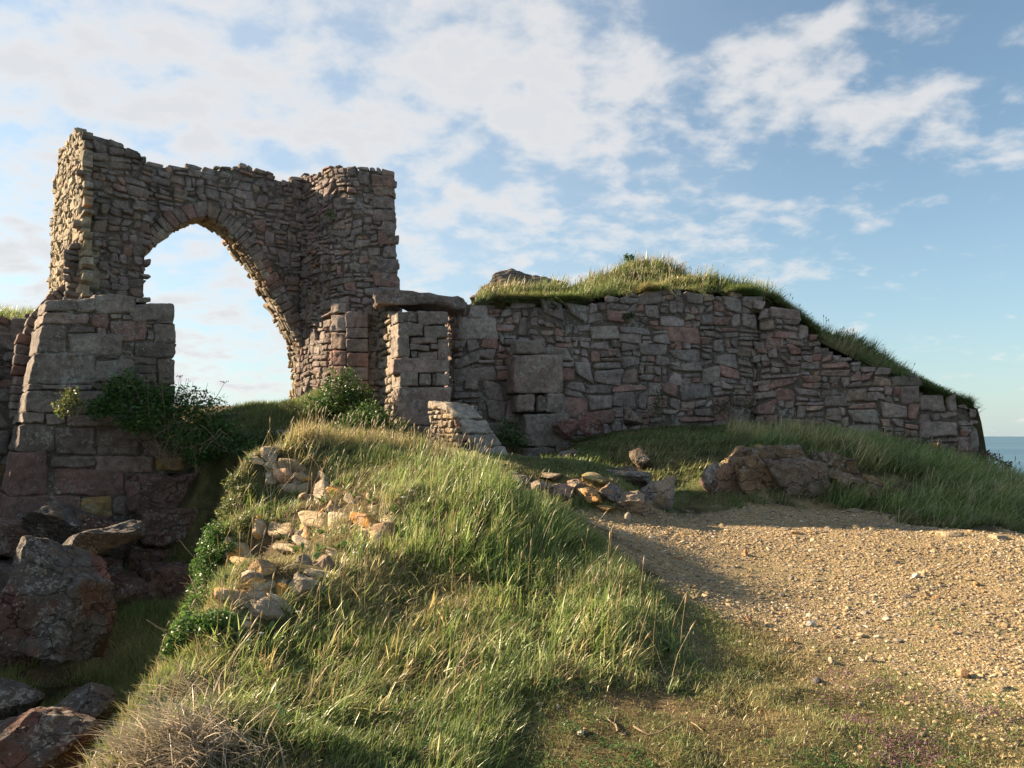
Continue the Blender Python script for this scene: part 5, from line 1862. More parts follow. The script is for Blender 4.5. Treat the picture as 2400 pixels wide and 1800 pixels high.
# bleached dead grass drooping over the near left corner
x, y = [], []
for (px, py, n_) in ((470, 1625, 500), (440, 1660, 600), (400, 1700, 600), (360, 1740, 500), (430, 1740, 600), (500, 1720, 400), (520, 1760, 450), (470, 1790, 400), (330, 1790, 300)):
    q = hit(px, py)
    if q is None:
        continue
    n_ = int(n_ * 0.42)
    x.append(q[0] + rng.normal(0, 0.10, n_))
    y.append(q[1] + rng.normal(0, 0.10, n_))
x, y = np.concatenate(x), np.concatenate(y)
blades("dead_grass", x, y, ground_z(x, y) + 0.02, rng.uniform(0.10, 0.26, len(x)), rng.uniform(0.004, 0.009, len(x)), rng.normal(3.6, 1.3, len(x)), np.clip(rng.normal(1.1, 0.2, len(x)), 0.6, 1.45), np.array([0.46, 0.375, 0.27]) * rng.uniform(0.35, 1.2, (len(x), 1)), "bleached dead grass hanging over the mound's near left edge", 3)

x, y = scatter(-9.5, -1.6, 3.2, 13.8, 230000)
rd = rim_dist(x, y)
z = ground_z(x, y)
k = ((rd > 0.45) | (y > 9.3)) & (z < 1.35) & in_frame(x, y, z, 350) & clear_of_rocks(x, y, 0.6) & (n2(x, y, 0.7, 33) + 0.25 * n2(x, y, 3, 34) > -0.85) & (y < 13.6) & (x < -1.2)
x, y, z = x[k][:135000], y[k][:135000], z[k][:135000]
blades("ditch_grass", x, y, z, rng.uniform(0.08, 0.30, len(x)), rng.uniform(0.005, 0.010, len(x)), rng.uniform(0, 6.28, len(x)), np.clip(rng.normal(0.7, 0.3, len(x)), 0.1, 1.4), colour(x, y, 0.12, 105, 0.04) * 1.3, "shaded green grass on the floor and sides of the ditch", 2)  # grass colour lifted to stand in for light missing in the ditch
i = rng.integers(0, len(x), 160)
stems("ditch_stems", x[i], y[i], ground_z, rng.uniform(0.3, 0.55, 160), rng.normal(0.2, 1.2, 160), np.clip(rng.normal(0.3, 0.2, 160), 0, 0.8), "thin dry stems in the ditch", (0.28, 0.24, 0.14))

# --- short trodden turf in the foreground
x, y = scatter(-2.2, 5.2, 2.75, 6.2, 620000, 1.3)
z = ground_z(x, y)
gw_ = gravel_w(x, y)
pat = n2(x, y, 1.5, 51, 4)
k = in_frame(x, y, z, 250) & ((poly_sdf(MOUND_POLY, x, y) > -0.25)) & (rng.random(len(x)) < np.clip(1.05 - 1.25 * gw_, 0.02, 1) * (0.22 + 0.78 * sstep(-0.45, 0.45, pat + 0.15)) + 0.16 * (gw_ > 0.5) * (n2(x, y, 2.6, 52) > 0.42))
x, y, z, pat = x[k][:185000], y[k][:185000], z[k][:185000], pat[k][:185000]
h = rng.uniform(0.016, 0.055, len(x)) * (1 + 0.5 * n2(x, y, 2.2, 54))
blades("short_turf", x, y, z, h, rng.uniform(0.003, 0.006, len(x)), rng.uniform(0, 6.28, len(x)), np.clip(rng.normal(0.85, 0.35, len(x)), 0.1, 1.45), colour(x, y, 0.36, 106, 0.12, 1.6) * 1.1, "short trodden turf in front of the mound", 2)
x, y = scatter(-2.0, 4.6, 2.8, 5.6, 150000, 1.2)
k = in_frame(x, y, ground_z(x, y), 60) & (poly_sdf(MOUND_POLY, x, y) > -0.15) & (rng.random(len(x)) < np.clip(0.9 - gravel_w(x, y), 0, 1))
x, y = x[k][:42000], y[k][:42000]
blades("turf_litter", x, y, ground_z(x, y) + rng.uniform(0.004, 0.02, len(x)), rng.uniform(0.015, 0.05, len(x)), rng.uniform(0.0025, 0.005, len(x)), rng.uniform(0, 6.28, len(x)), np.clip(rng.normal(1.35, 0.15, len(x)), 0.9, 1.5), np.where(rng.random((len(x), 1)) < 0.6, BROWN[rng.integers(0, 3, len(x))], STRAW[rng.integers(0, 4, len(x))]) * rng.uniform(0.6, 1.2, (len(x), 1)), "dry brown litter in the trodden turf", 2)
# small tufts straying into the gravel
cx_, cy_ = scatter(0.3, 8, 4.0, 10.5, 1500)
k = (gravel_w(cx_, cy_) > 0.6) & (n2(cx_, cy_, 0.7, 57) > 0.12) & (rng.random(1500) < sstep(9.5, 4.5, cy_))
x, y, kk = tufted(cx_[k], cy_[k], 70, 0.045)
blades("gravel_tufts", x, y, ground_z(x, y), rng.uniform(0.015, 0.04, len(x)), rng.uniform(0.003, 0.005, len(x)), rng.uniform(0, 6.28, len(x)), np.clip(rng.normal(0.8, 0.3, len(x)), 0.1, 1.4), colour(x, y, 0.25, 107), "sparse short grass growing through the gravel", 2)

# --- ledge behind the mound
x, y = scatter(-2.2, 3.4, 9.0, 12.4, 120000)
z = ground_z(x, y)
k = (gravel_w(x, y) < 0.25) & (poly_sdf(MOUND_POLY, x, y) > -0.1) & clear_of_rocks(x, y, 0.85) & (z > 0.55)
x, y, z = x[k][:48000], y[k][:48000], z[k][:48000]
blades("ledge_turf", x, y, z, rng.uniform(0.025, 0.075, len(x)), rng.uniform(0.005, 0.009, len(x)), rng.normal(0.2, 1.2, len(x)), np.clip(rng.normal(0.7, 0.3, len(x)), 0.1, 1.4), colour(x, y, 0.22, 108), "short sunlit turf on the flat ledge behind the mound", 2)
x, y = [], []
for (px, py, n_, s_) in ((1345, 1175, 500, 0.10), (1370, 1185, 500, 0.10), (1320, 1180, 400, 0.10), (1480, 1190, 350, 0.08), (1430, 1195, 250, 0.07), (1555, 1195, 300, 0.08), (1290, 1180, 400, 0.12), (1420, 1140, 250, 0.08), (1470, 1145, 300, 0.1)):
    q = hit(px, py)
    x.append(q[0] + rng.normal(0, s_, n_))
    y.append(q[1] + rng.normal(0, s_, n_))
x, y = np.concatenate(x), np.concatenate(y)
blades("boulder_grass", x, y, ground_z(x, y), rng.uniform(0.06, 0.16, len(x)), rng.uniform(0.005, 0.009, len(x)), rng.uniform(0, 6.28, len(x)), np.clip(rng.normal(0.6, 0.3, len(x)), 0, 1.3), colour(x, y, 0.08, 109), "green tufts between the boulders of the ledge", 2)

# --- slope and bank to the right of the ledge, up to the walls
x, y = scatter(0.5, 13.5, 9.0, 17.6, 330000)
z = ground_z(x, y)
wl = np.interp(x, [K0[0], K1[0], E1[0], E1[0] + 4], [K0[1] - 0.3, K1[1] - 0.2, E1[1] - 0.1, E1[1] + 3])
k = (gravel_w(x, y) < 0.2) & (y < wl) & in_frame(x, y, z, 50) & clear_of_rocks(x, y, 0.85) & ~((x < 3.2) & (y < 12.0)) & (rng.random(len(x)) < 0.72 + 0.5 * n2(x, y, 1.2, 63))
x, y, z = x[k][:70000], y[k][:70000], z[k][:70000]
tall = sstep(3.0, 5.5, x) * (0.75 + 0.5 * n2(x, y, 0.8, 64))
h = rng.uniform(0.07, 0.16, len(x)) * (1 + 0.7 * np.clip(tall, 0, 1.2)) * (1 - 0.5 * sstep(13.2, 15.5, y))
blades("bank_grass", x, y, z, h, rng.uniform(0.010, 0.019, len(x)), rng.normal(-0.3, 0.75, len(x)), np.clip(rng.normal(0.75, 0.3, len(x)), 0.1, 1.4), colour(x, y, 0.16 + 0.22 * sstep(4, 6.5, x), 110, 0.05) * 0.82, "long grass on the bank between gravel path and walls", 3)
cx_, cy_ = scatter(4.2, 12, 9.4, 15.5, 1700)
k = (gravel_w(cx_, cy_) < 0.15) & clear_of_rocks(cx_, cy_, 0.9) & in_frame(cx_, cy_, ground_z(cx_, cy_), 40)
cx_, cy_ = cx_[k][:620], cy_[k][:620]
x, y, kk = tufted(cx_, cy_, 34, 0.05)
blades("bank_tussocks", x, y, ground_z(x, y), rng.uniform(0.20, 0.46, len(x)), rng.uniform(0.010, 0.018, len(x)), rng.normal(-0.2, 0.8, len(x)) + 0.4 * rng.standard_normal(len(cx_))[kk], np.clip(rng.normal(0.75, 0.3, len(x)), 0.05, 1.4), colour(x, y, 0.36, 111) * 1.15, "tussocks of long pale grass along the right-hand bank", 3)
i = rng.integers(0, len(cx_), 150)
stems("bank_stems", cx_[i], cy_[i], ground_z, rng.uniform(0.3, 0.6, 150), rng.normal(0.2, 1.0, 150), np.clip(rng.normal(0.3, 0.2, 150), 0, 0.8), "dry flowering stems on the right-hand bank", (0.36, 0.29, 0.19), wid=0.006)

# --- inside the gate
x, y = scatter(-6.4, -2.8, 13.4, 18.5, 60000)
z = ground_z(x, y)
k = (z > 1.3) & ~((x > -4.0) & (y > 15.6)) & (rng.random(len(x)) < 0.8)
x, y, z = x[k][:26000], y[k][:26000], z[k][:26000]
blades("passage_grass", x, y, z, rng.uniform(0.05, 0.2, len(x)), rng.uniform(0.006, 0.011, len(x)), rng.uniform(0, 6.28, len(x)), np.clip(rng.normal(0.7, 0.3, len(x)), 0.1, 1.4), colour(x, y, 0.18, 112), "grass growing in the gate passage", 2)

# --- hill behind the wall
x, y = scatter(-1.1, 10.7, 15.9, 23.5, 190000)
t_ = y - (np.interp(x, [K0[0], K1[0], E1[0], E1[0] + 1], [K0[1], K1[1], E1[1], E1[1] + 0.3]) + 0.22)
k = (t_ > 0.03) & (t_ < 5.2) & (rng.random(len(x)) < 0.85 + 0.3 * n2(x, y, 1.1, 65)) & clear_of_rocks(x, y, 0.9)
x, y, t_ = x[k][:62000], y[k][:62000], t_[k][:62000]
z = hill_z(x, y)
h = rng.uniform(0.12, 0.36, len(x)) * (0.45 + 1.1 * np.clip(n2(x, y, 1.1, 66) + 0.5 * n2(x, y, 3.3, 69) + 0.3, 0, 1.4))
blades("hill_grass", x, y, z, h, rng.uniform(0.012, 0.022, len(x)), rng.normal(-0.5, 0.8, len(x)), np.clip(rng.normal(0.75, 0.3, len(x)), 0.1, 1.4), colour(x, y, 0.33, 113) * 0.85, "wind-blown grass covering the hill above the walls", 3)
# fringe hanging over the wall head
x = rng.uniform(-0.9, 10.4, 45000)
k = n2(x, x * 0, 0.9, 67) + 0.4 * n2(x, x * 0, 3.1, 68) > -0.1
x = x[k][:19000]
y = np.interp(x, [K0[0], K1[0], E1[0], E1[0] + 1], [K0[1], K1[1], E1[1], E1[1] + 0.3]) + 0.22 + rng.uniform(-0.12, 0.12, len(x))
blades("wall_head_grass", x, y, hill_z(x, np.maximum(y, y * 0)) + 0.01, rng.uniform(0.12, 0.40, len(x)), rng.uniform(0.010, 0.018, len(x)), rng.normal(-1.2, 0.6, len(x)), np.clip(rng.normal(1.0, 0.3, len(x)), 0.3, 1.5), colour(x, y, 0.22, 114), "grass fringe hanging over the wall heads", 3, droop=0.3)
tc_ = np.array([-0.55, -0.2, 0.1, 0.9, 1.5, 2.6, 3.4, 4.3, 5.2, 5.9, 6.6, 7.4, 8.1, 8.9, 9.6, 10.2]) + rng.uniform(-0.2, 0.2, 16)
x, y0_, kk = tufted(tc_, tc_ * 0, 110, 0.10)
y = np.interp(x, [K0[0], K1[0], E1[0], E1[0] + 1], [K0[1], K1[1], E1[1], E1[1] + 0.3]) + 0.16 + rng.uniform(-0.16, 0.14, len(x))
hs_ = rng.uniform(0.5, 1.2, 16)[kk]
blades("overhanging_tufts", x, y, hill_z(x, y) + 0.03, rng.uniform(0.25, 0.55, len(x)) * hs_, rng.uniform(0.010, 0.018, len(x)), rng.normal(-1.0, 0.7, len(x)), np.clip(rng.normal(1.05, 0.3, len(x)), 0.2, 1.5), colour(x, y, 0.25, 116, 0.05), "ragged grass tufts hanging over the wall heads", 3, droop=0.9)
i = rng.integers(0, 11000, 260)
xs = rng.uniform(-0.9, 9.5, 260)
ys_ = np.interp(xs, [K0[0], K1[0], E1[0], E1[0] + 1], [K0[1], K1[1], E1[1], E1[1] + 0.3]) + rng.uniform(0.4, 4.0, 260)
stems("hill_stems", xs, ys_, hill_z, rng.uniform(0.3, 0.5, 260), rng.normal(0.0, 1.0, 260), np.clip(rng.normal(0.3, 0.2, 260), 0, 0.8), "dry flowering stems on the hill", (0.40, 0.32, 0.20), wid=0.008)

# --- bank above the dark wall at the left
x = rng.uniform(-14, D1[0] + 0.4, 9000)
y = np.interp(x, [D0[0], D1[0]], [D0[1], D1[1]]) + 0.2 + rng.uniform(0.0, 2.2, 9000)
z = ztop + 0.0 + 0.2 * sstep(0, 1.0, y - np.interp(x, [D0[0], D1[0]], [D0[1], D1[1]]) - 0.2) + 0.10 * n2(x, y, 1.1, 14)
blades("left_bank_grass", x, y, z, rng.uniform(0.08, 0.30, len(x)), rng.uniform(0.007, 0.012, len(x)), rng.normal(0.2, 1.0, len(x)), np.clip(rng.normal(0.55, 0.3, len(x)), 0.1, 1.3), colour(x, y, 0.15, 115) * 1.15, "bright grass on top of the dark wall at the left", 3)
# ------------------------------------------------------------------ shrubs, herbs, flowers, twigs


def leaf_cloud(acc, blobs, n_per, size, cols, flat=0.0):
    """small folded leaves through the volume of a few overlapping blobs: (x, y, z, rx, ry, rz)"""
    for (bx_, by_, bz_, rx, ry, rz) in blobs:
        n_ = int(n_per)
        v = rng.normal(size=(n_, 3))
        v /= np.linalg.norm(v, axis=1, keepdims=True)
        v *= (rng.random((n_, 1)) ** 0.45) * (1 + 0.35 * fbm(v * 2.5 + bx_ * 3, 3, 7)[:, None])
        c_ = np.array([bx_, by_, bz_]) + v * np.array([rx, ry, rz])
        a = rng.normal(size=(n_, 3))
        a[:, 2] *= 0.6
        a /= np.linalg.norm(a, axis=1, keepdims=True)
        b = np.cross(a, rng.normal(size=(n_, 3)) + np.array([0, 0, flat * 3]))
        b /= np.linalg.norm(b, axis=1, keepdims=True) + 1e-9
        s = size * rng.uniform(0.55, 1.35, (n_, 1))
        nn_ = np.cross(a, b)
        V = np.stack([c_ - a * s, c_ + b * s * 0.42 + nn_ * s * 0.15, c_ + a * s, c_ - b * s * 0.42 + nn_ * s * 0.15], 1)
        Q = np.arange(4 * n_).reshape(n_, 4)
        cc = cols[rng.integers(0, len(cols), n_)] * rng.uniform(0.7, 1.3, (n_, 1))
        acc.add(V.reshape(-1, 3), Q, np.repeat(cc, 4, 0))


def tube(acc, pts, r0, r1, color, n=5):
    pts = np.array(pts, float)
    m_ = len(pts)
    t = np.gradient(pts, axis=0)
    t /= np.linalg.norm(t, axis=1, keepdims=True) + 1e-9
    up = np.where(np.abs(t[:, 2:3]) > 0.9, np.array([1.0, 0, 0]), np.array([0, 0, 1.0]))
    a = np.cross(t, up)
    a /= np.linalg.norm(a, axis=1, keepdims=True) + 1e-9
    b = np.cross(t, a)
    th = np.linspace(0, 2 * math.pi, n, endpoint=False)
    rr = np.linspace(r0, r1, m_)
    V = pts[:, None] + rr[:, None, None] * (np.cos(th)[None, :, None] * a[:, None] + np.sin(th)[None, :, None] * b[:, None])
    Q = [[i * n + k, i * n + (k + 1) % n, (i + 1) * n + (k + 1) % n, (i + 1) * n + k] for i in range(m_ - 1) for k in range(n)]
    acc.add(V.reshape(-1, 3), Q, color)


def wander(p0, d, length, n, curl):
    pts = [np.array(p0, float)]
    d = np.array(d, float)
    for _ in range(n):
        d = d + rng.normal(0, curl, 3)
        d /= np.linalg.norm(d)
        pts.append(pts[-1] + d * length / n)
    return pts


LG = np.array([[0.045, 0.105, 0.018], [0.065, 0.135, 0.025], [0.035, 0.080, 0.016], [0.095, 0.150, 0.035]])
LD = np.array([[0.030, 0.060, 0.018], [0.045, 0.080, 0.022], [0.06, 0.085, 0.03]])


def shrub(name, blobs_px, label, cols=LG, n_per=520, size=0.03, stems_=6, cat="shrub", stem_col=(0.20, 0.16, 0.10), grp=None, umbels=0):
    bl = []
    for (px, py, Y, r_, k_) in blobs_px:
        if Y is None:
            Y = hit(px, py)[1] - 0.05
        bl.append((*P(px, py, Y), px_m(r_, Y), px_m(r_, Y) * 0.8, px_m(r_ * k_, Y)))
    c0 = np.mean([b[:3] for b in bl], 0)
    base = np.array([c0[0], c0[1] + 0.1, min(b[2] - b[5] for b in bl)])
    root = empty(name, base, label, cat, grp)
    acc = Acc()
    leaf_cloud(acc, bl, n_per, size, cols)
    acc.build("foliage", M_LEAF, root)
    acc = Acc()
    for b in bl:
        for _ in range(max(1, stems_ // len(bl) + 1)):
            d = np.array([b[0] - base[0], b[1] - base[1], b[2] + b[5] - base[2]]) + rng.normal(0, 0.06, 3)
            tube(acc, wander(base + rng.normal(0, 0.05, 3) * np.array([1, 1, 0]), d, np.linalg.norm(d) * 1.1, 6, 0.12), 0.006, 0.003, np.array(stem_col))
    acc.build("stem", M_TWIG, root)
    if umbels:
        for _ in range(umbels):
            acc = Acc()
            b = bl[rng.integers(0, len(bl))]
            p0 = np.array([b[0] + rng.normal(0, b[3] * 0.6), b[1], b[2] + b[5] * 0.4])
            st = wander(p0, (rng.normal(0.1, 0.3), rng.normal(0, 0.2), 1), rng.uniform(0.22, 0.42), 5, 0.10)
            tube(acc, st, 0.005, 0.003, np.array([0.10, 0.09, 0.05]), 4)
            for _k in range(7):
                e = st[-1] + np.array([rng.normal(0, 0.035), rng.normal(0, 0.035), rng.uniform(0.02, 0.05)])
                tube(acc, [st[-1], (st[-1] + e) / 2 + np.array([0, 0, 0.003]), e], 0.002, 0.002, np.array([0.10, 0.09, 0.05]), 3)
                v_, f_ = ICO[1]
                acc.add(v_ * 0.009 + e, None, np.array([0.13, 0.11, 0.06]), f_)
            acc.build("flower_head", M_LEAF, root)
    return root


shrub("hanging_shrub", [(290, 905, 12.9, 48, 0.8), (345, 930, 13.2, 58, 0.8), (395, 950, 13.4, 62, 0.8), (445, 962, 13.5, 62, 0.9), (490, 985, 13.5, 56, 1.0), (512, 1025, 13.5, 48, 1.1), (330, 985, 13.0, 58, 0.6), (425, 1020, 13.3, 62, 0.8), (250, 950, 12.7, 45, 0.6), (470, 1060, 13.3, 48, 0.7)],
      "large green shrub hanging over the abutment's right corner", LG * 1.1, 1100, 0.036, 24, umbels=16)
shrub("wall_herb", [(165, 925, 12.2, 26, 0.8), (150, 955, 12.2, 24, 1.0), (180, 945, 12.2, 18, 0.8)], "yellowish herb rooted in the abutment's face", np.array([[0.16, 0.18, 0.04], [0.08, 0.12, 0.03], [0.20, 0.20, 0.06]]), 200, 0.03, 6, "plant")
shrub("wall_herb", [(225, 965, 12.5, 30, 0.6), (265, 925, 12.7, 22, 1.0)], "dark green herb in a joint beside the hanging shrub", LG, 220, 0.03, 5, "plant")
shrub("gate_shrub", [(800, 900, 14.7, 50, 0.9), (780, 940, 14.6, 55, 0.8), (825, 945, 14.6, 55, 0.8), (750, 960, 14.8, 45, 0.7), (840, 930, 14.8, 40, 0.8)], "dark green shrub against the gate's right flank", LG * 0.85, 900, 0.034, 10)
shrub("gate_shrub", [(860, 975, 13.8, 48, 0.8), (895, 990, 13.7, 40, 0.8), (825, 995, 13.7, 45, 0.7), (865, 1010, 13.6, 55, 0.6)], "bright green rounded shrub at the foot of the pillar", LG * 1.15, 900, 0.030, 10)
shrub("ditch_shrub", [(560, 1030, 13.4, 55, 0.5), (620, 1035, 13.4, 55, 0.45), (680, 1035, 13.4, 50, 0.45), (530, 1050, 13.2, 45, 0.6), (590, 1055, 13.0, 45, 0.5)], "low green plants below the pale kerb of the gate", LG * 0.85, 700, 0.032, 8, "plant", umbels=0)
shrub("ditch_shrub", [(945, 1010, 13.2, 28, 1.1), (925, 1035, 13.2, 32, 0.9), (960, 1040, 13.1, 26, 0.9)], "dark leafy clump between the bright shrub and the broken wall", LD * 1.3, 400, 0.03, 6, "plant")
shrub("wall_foot_plant", [(1190, 1010, 14.2, 34, 1.0), (1165, 1030, 14.1, 34, 0.8), (1215, 1035, 14.1, 30, 0.8)], "dark plant clump between broken wall and buttress", LG * 0.8, 420, 0.032, 8, "plant")
shrub("mound_herb", [(505, 1262, None, 40, 1.0), (492, 1310, None, 44, 1.0), (488, 1365, None, 48, 1.0), (530, 1300, None, 30, 1.0)], "leafy green herbs spilling down the mound's left edge", LG * 1.35, 1500, 0.018, 6, "plant")
shrub("mound_herb", [(475, 1430, None, 48, 1.0), (450, 1480, None, 54, 0.9), (505, 1470, None, 46, 0.9), (420, 1520, None, 36, 0.8)], "dense leafy cushion low on the mound's left edge", LG * 1.4, 1700, 0.016, 6, "plant")
shrub("mound_herb", [(545, 1195, None, 36, 0.9), (575, 1160, None, 34, 0.9), (585, 1230, None, 30, 0.9), (555, 1130, None, 28, 0.9)], "olive herb patch under the crowning boulder", np.array([[0.13, 0.16, 0.045], [0.18, 0.19, 0.07], [0.09, 0.12, 0.03]]), 900, 0.018, 6, "plant")
shrub("hilltop_shrub", [(1474, 610, 20.9, 10, 1.0), (1468, 602, 20.9, 7, 1.0), (1481, 602, 20.9, 7, 1.0), (1474, 620, 20.9, 10, 1.2)], "small bushy plant standing on the hill's summit", LG * 1.2, 130, 0.03, 5, "shrub")
shrub("wall_tuft", [(776, 503, 15.45, 12, 1.1)], "small green plant growing high on the gate's sunlit flank", LG * 1.2, 160, 0.025, 3, "plant")
shrub("wall_tuft", [(1468, 742, 16.6, 13, 0.8), (1480, 738, 16.6, 9, 0.8)], "dark plant growing from a joint high in the curtain wall", LD, 120, 0.03, 3, "plant")
shrub("wall_tuft", [(1300, 718, 16.25, 14, 0.8)], "dark tuft near the curtain wall's top left", LD, 110, 0.03, 3, "plant")
shrub("wall_tuft", [(1545, 930, 16.6, 20, 1.2), (1540, 955, 16.5, 18, 1.0)], "dark weeds at the foot of the curtain wall's middle", LD, 160, 0.03, 4, "plant")
shrub("wall_tuft", [(1720, 940, 17.0, 26, 1.2), (1760, 955, 17.0, 26, 1.2), (1690, 960, 16.8, 24, 0.9)], "dry brown weeds in the corner of the two walls", np.array([[0.10, 0.08, 0.05], [0.08, 0.085, 0.035], [0.14, 0.10, 0.06]]), 180, 0.035, 6, "plant")
shrub("wall_tuft", [(2160, 1040, 16.1, 26, 1.0), (2210, 1060, 16.1, 22, 1.0)], "dark weeds at the foot of the end wall's right part", LD, 170, 0.03, 4, "plant")
shrub("corner_bramble", [(2330, 1078, 15.8, 18, 0.9), (2355, 1090, 15.8, 18, 0.8), (2310, 1070, 16.0, 14, 1.0)], "dark bramble at the wall's outer corner before the sea", np.array([[0.07, 0.055, 0.04], [0.05, 0.06, 0.025], [0.10, 0.06, 0.05]]), 160, 0.035, 6, "shrub")

# dry twigs trailing out of the hanging shrub
acc = Acc()
for k in range(34):
    p0 = P(rng.uniform(380, 520), rng.uniform(960, 1040), 13.15)
    tube(acc, wander(p0, (rng.normal(0.1, 0.5), rng.normal(-0.2, 0.2), -0.6), rng.uniform(0.25, 0.6), 8, 0.22), 0.006, 0.003, np.array([0.25, 0.20, 0.14]), 4)
o = acc.build("trailing_twigs", M_TWIG, None, True, P(450, 1000, 13.2))
tag(o, "tangle of bare dry twigs trailing below the hanging shrub", "twigs", None, "stuff")

# low clover and herbs at the front edge
x, y = scatter(-0.6, 0.9, 3.0, 4.05, 26000)
k = (n2(x, y, 1.6, 77) + 0.3 * n2(x, y, 6, 78) > 0.0) & (x < 0.35 + 0.2 * n2(x, y, 2, 79))
x, y = x[k][:9000], y[k][:9000]
x2, y2 = scatter(-0.2, 2.2, 3.0, 5.0, 30000)
k = n2(x2, y2, 2.2, 80) + 0.3 * n2(x2, y2, 7, 81) > 0.62
x, y = np.concatenate([x, x2[k][:2500]]), np.concatenate([y, y2[k][:2500]])
z = ground_z(x, y) + rng.uniform(0.01, 0.045, len(x))
acc = Acc()
a = rng.uniform(0, 6.28, len(x))
s_ = rng.uniform(0.004, 0.008, len(x))
for j in range(3):
    aa = a + j * 2.094
    dx, dy = np.cos(aa), np.sin(aa)
    dz = rng.normal(0, 0.35, len(x))
    c_ = np.stack([x, y, z], -1)
    u = np.stack([dx, dy, dz], -1) * s_[:, None]
    w_ = np.stack([-dy, dx, rng.normal(0, 0.3, len(x))], -1) * s_[:, None]
    V = np.stack([c_, c_ + u * 1.0 + w_ * 0.8, c_ + u * 1.9, c_ + u * 1.0 - w_ * 0.8], 1)
    acc.add(V.reshape(-1, 3), np.arange(4 * len(x)).reshape(-1, 4), np.repeat(LG[rng.integers(0, 4, len(x))] * rng.uniform(0.8, 1.3, (len(x), 1)), 4, 0))
o = acc.build("clover", M_LEAF)
tag(o, "low clover leaves in the grass at the front edge", "clover", None, "stuff")

# broad-leaved plantain rosettes in the mound grass
acc = Acc()
x, y = scatter(-3.4, 1.8, 3.4, 8.6, 260)
k = (poly_sdf(MOUND_POLY, x, y) < -0.05) & clear_of_rocks(x, y, 1.0)
for a_, b_ in zip(x[k][:95], y[k][:95]):
    nl = rng.integers(4, 8)
    z0 = float(ground_z(a_, b_)) + 0.01
    for _ in range(nl):
        th = rng.uniform(0, 6.28)
        L = rng.uniform(0.05, 0.11)
        wl_ = L * rng.uniform(0.13, 0.2)
        up = rng.uniform(0.5, 1.1)
        d_, s2 = np.array([math.cos(th), math.sin(th), 0]), np.array([-math.sin(th), math.cos(th), 0])
        c0 = np.array([a_, b_, z0])
        p1, p2, p3 = c0 + d_ * L * 0.35 + np.array([0, 0, L * up * 0.6]), c0 + d_ * L * 0.75 + np.array([0, 0, L * up * 0.8]), c0 + d_ * L + np.array([0, 0, L * up * 0.65])
        V = np.array([c0 - s2 * wl_ * .3, c0 + s2 * wl_ * .3, p1 - s2 * wl_, p1 + s2 * wl_, p2 - s2 * wl_ * .8, p2 + s2 * wl_ * .8, p3, p3 + s2 * 0.001])
        acc.add(V, np.array([[0, 1, 3, 2], [2, 3, 5, 4], [4, 5, 7, 6]]), np.array([0.10, 0.17, 0.04]) * rng.uniform(0.7, 1.3))
o = acc.build("plantain_leaves", M_LEAF)
tag(o, "broad green leaves scattered in the mound grass", "leaves", None, "stuff")

# wild thyme in the turf at the lower right
acc = Acc()
for (px, py, n_, s_) in ((2012, 1693, 170, 0.045), (2100, 1735, 260, 0.07), (2160, 1775, 300, 0.08), (1960, 1590, 160, 0.07), (2060, 1607, 110, 0.05), (1985, 1632, 120, 0.07), (2130, 1645, 90, 0.05), (2330, 1682, 170, 0.07), (2090, 1795, 120, 0.05), (2275, 1660, 70, 0.05), (1925, 1650, 70, 0.05)):
    q = hit(px, py)
    x, y = q[0] + rng.normal(0, s_ * 1.4, n_), q[1] + rng.normal(0, s_, n_)
    z = ground_z(x, y) + rng.uniform(0.008, 0.03, n_)
    for j in range(4):
        aa = rng.uniform(0, 6.28, n_)
        u = np.stack([np.cos(aa), np.sin(aa), rng.uniform(-.2, .8, n_)], -1) * rng.uniform(0.003, 0.007, (n_, 1))
        w_ = np.stack([-np.sin(aa), np.cos(aa), 0 * aa], -1) * rng.uniform(0.002, 0.004, (n_, 1))
        c_ = np.stack([x, y, z], -1)
        V = np.stack([c_ - w_, c_ + u - w_ * .5, c_ + u + w_ * .5, c_ + w_], 1)
        pal = np.array([[0.28, 0.10, 0.22], [0.42, 0.22, 0.38], [0.20, 0.06, 0.10], [0.15, 0.05, 0.06]])
        acc.add(V.reshape(-1, 3), np.arange(4 * n_).reshape(-1, 4), np.repeat(pal[rng.integers(0, 4, n_)], 4, 0))
o = acc.build("wild_thyme", M_LEAF)
tag(o, "patches of purple wild thyme in the turf at lower right", "thyme", None, "stuff")


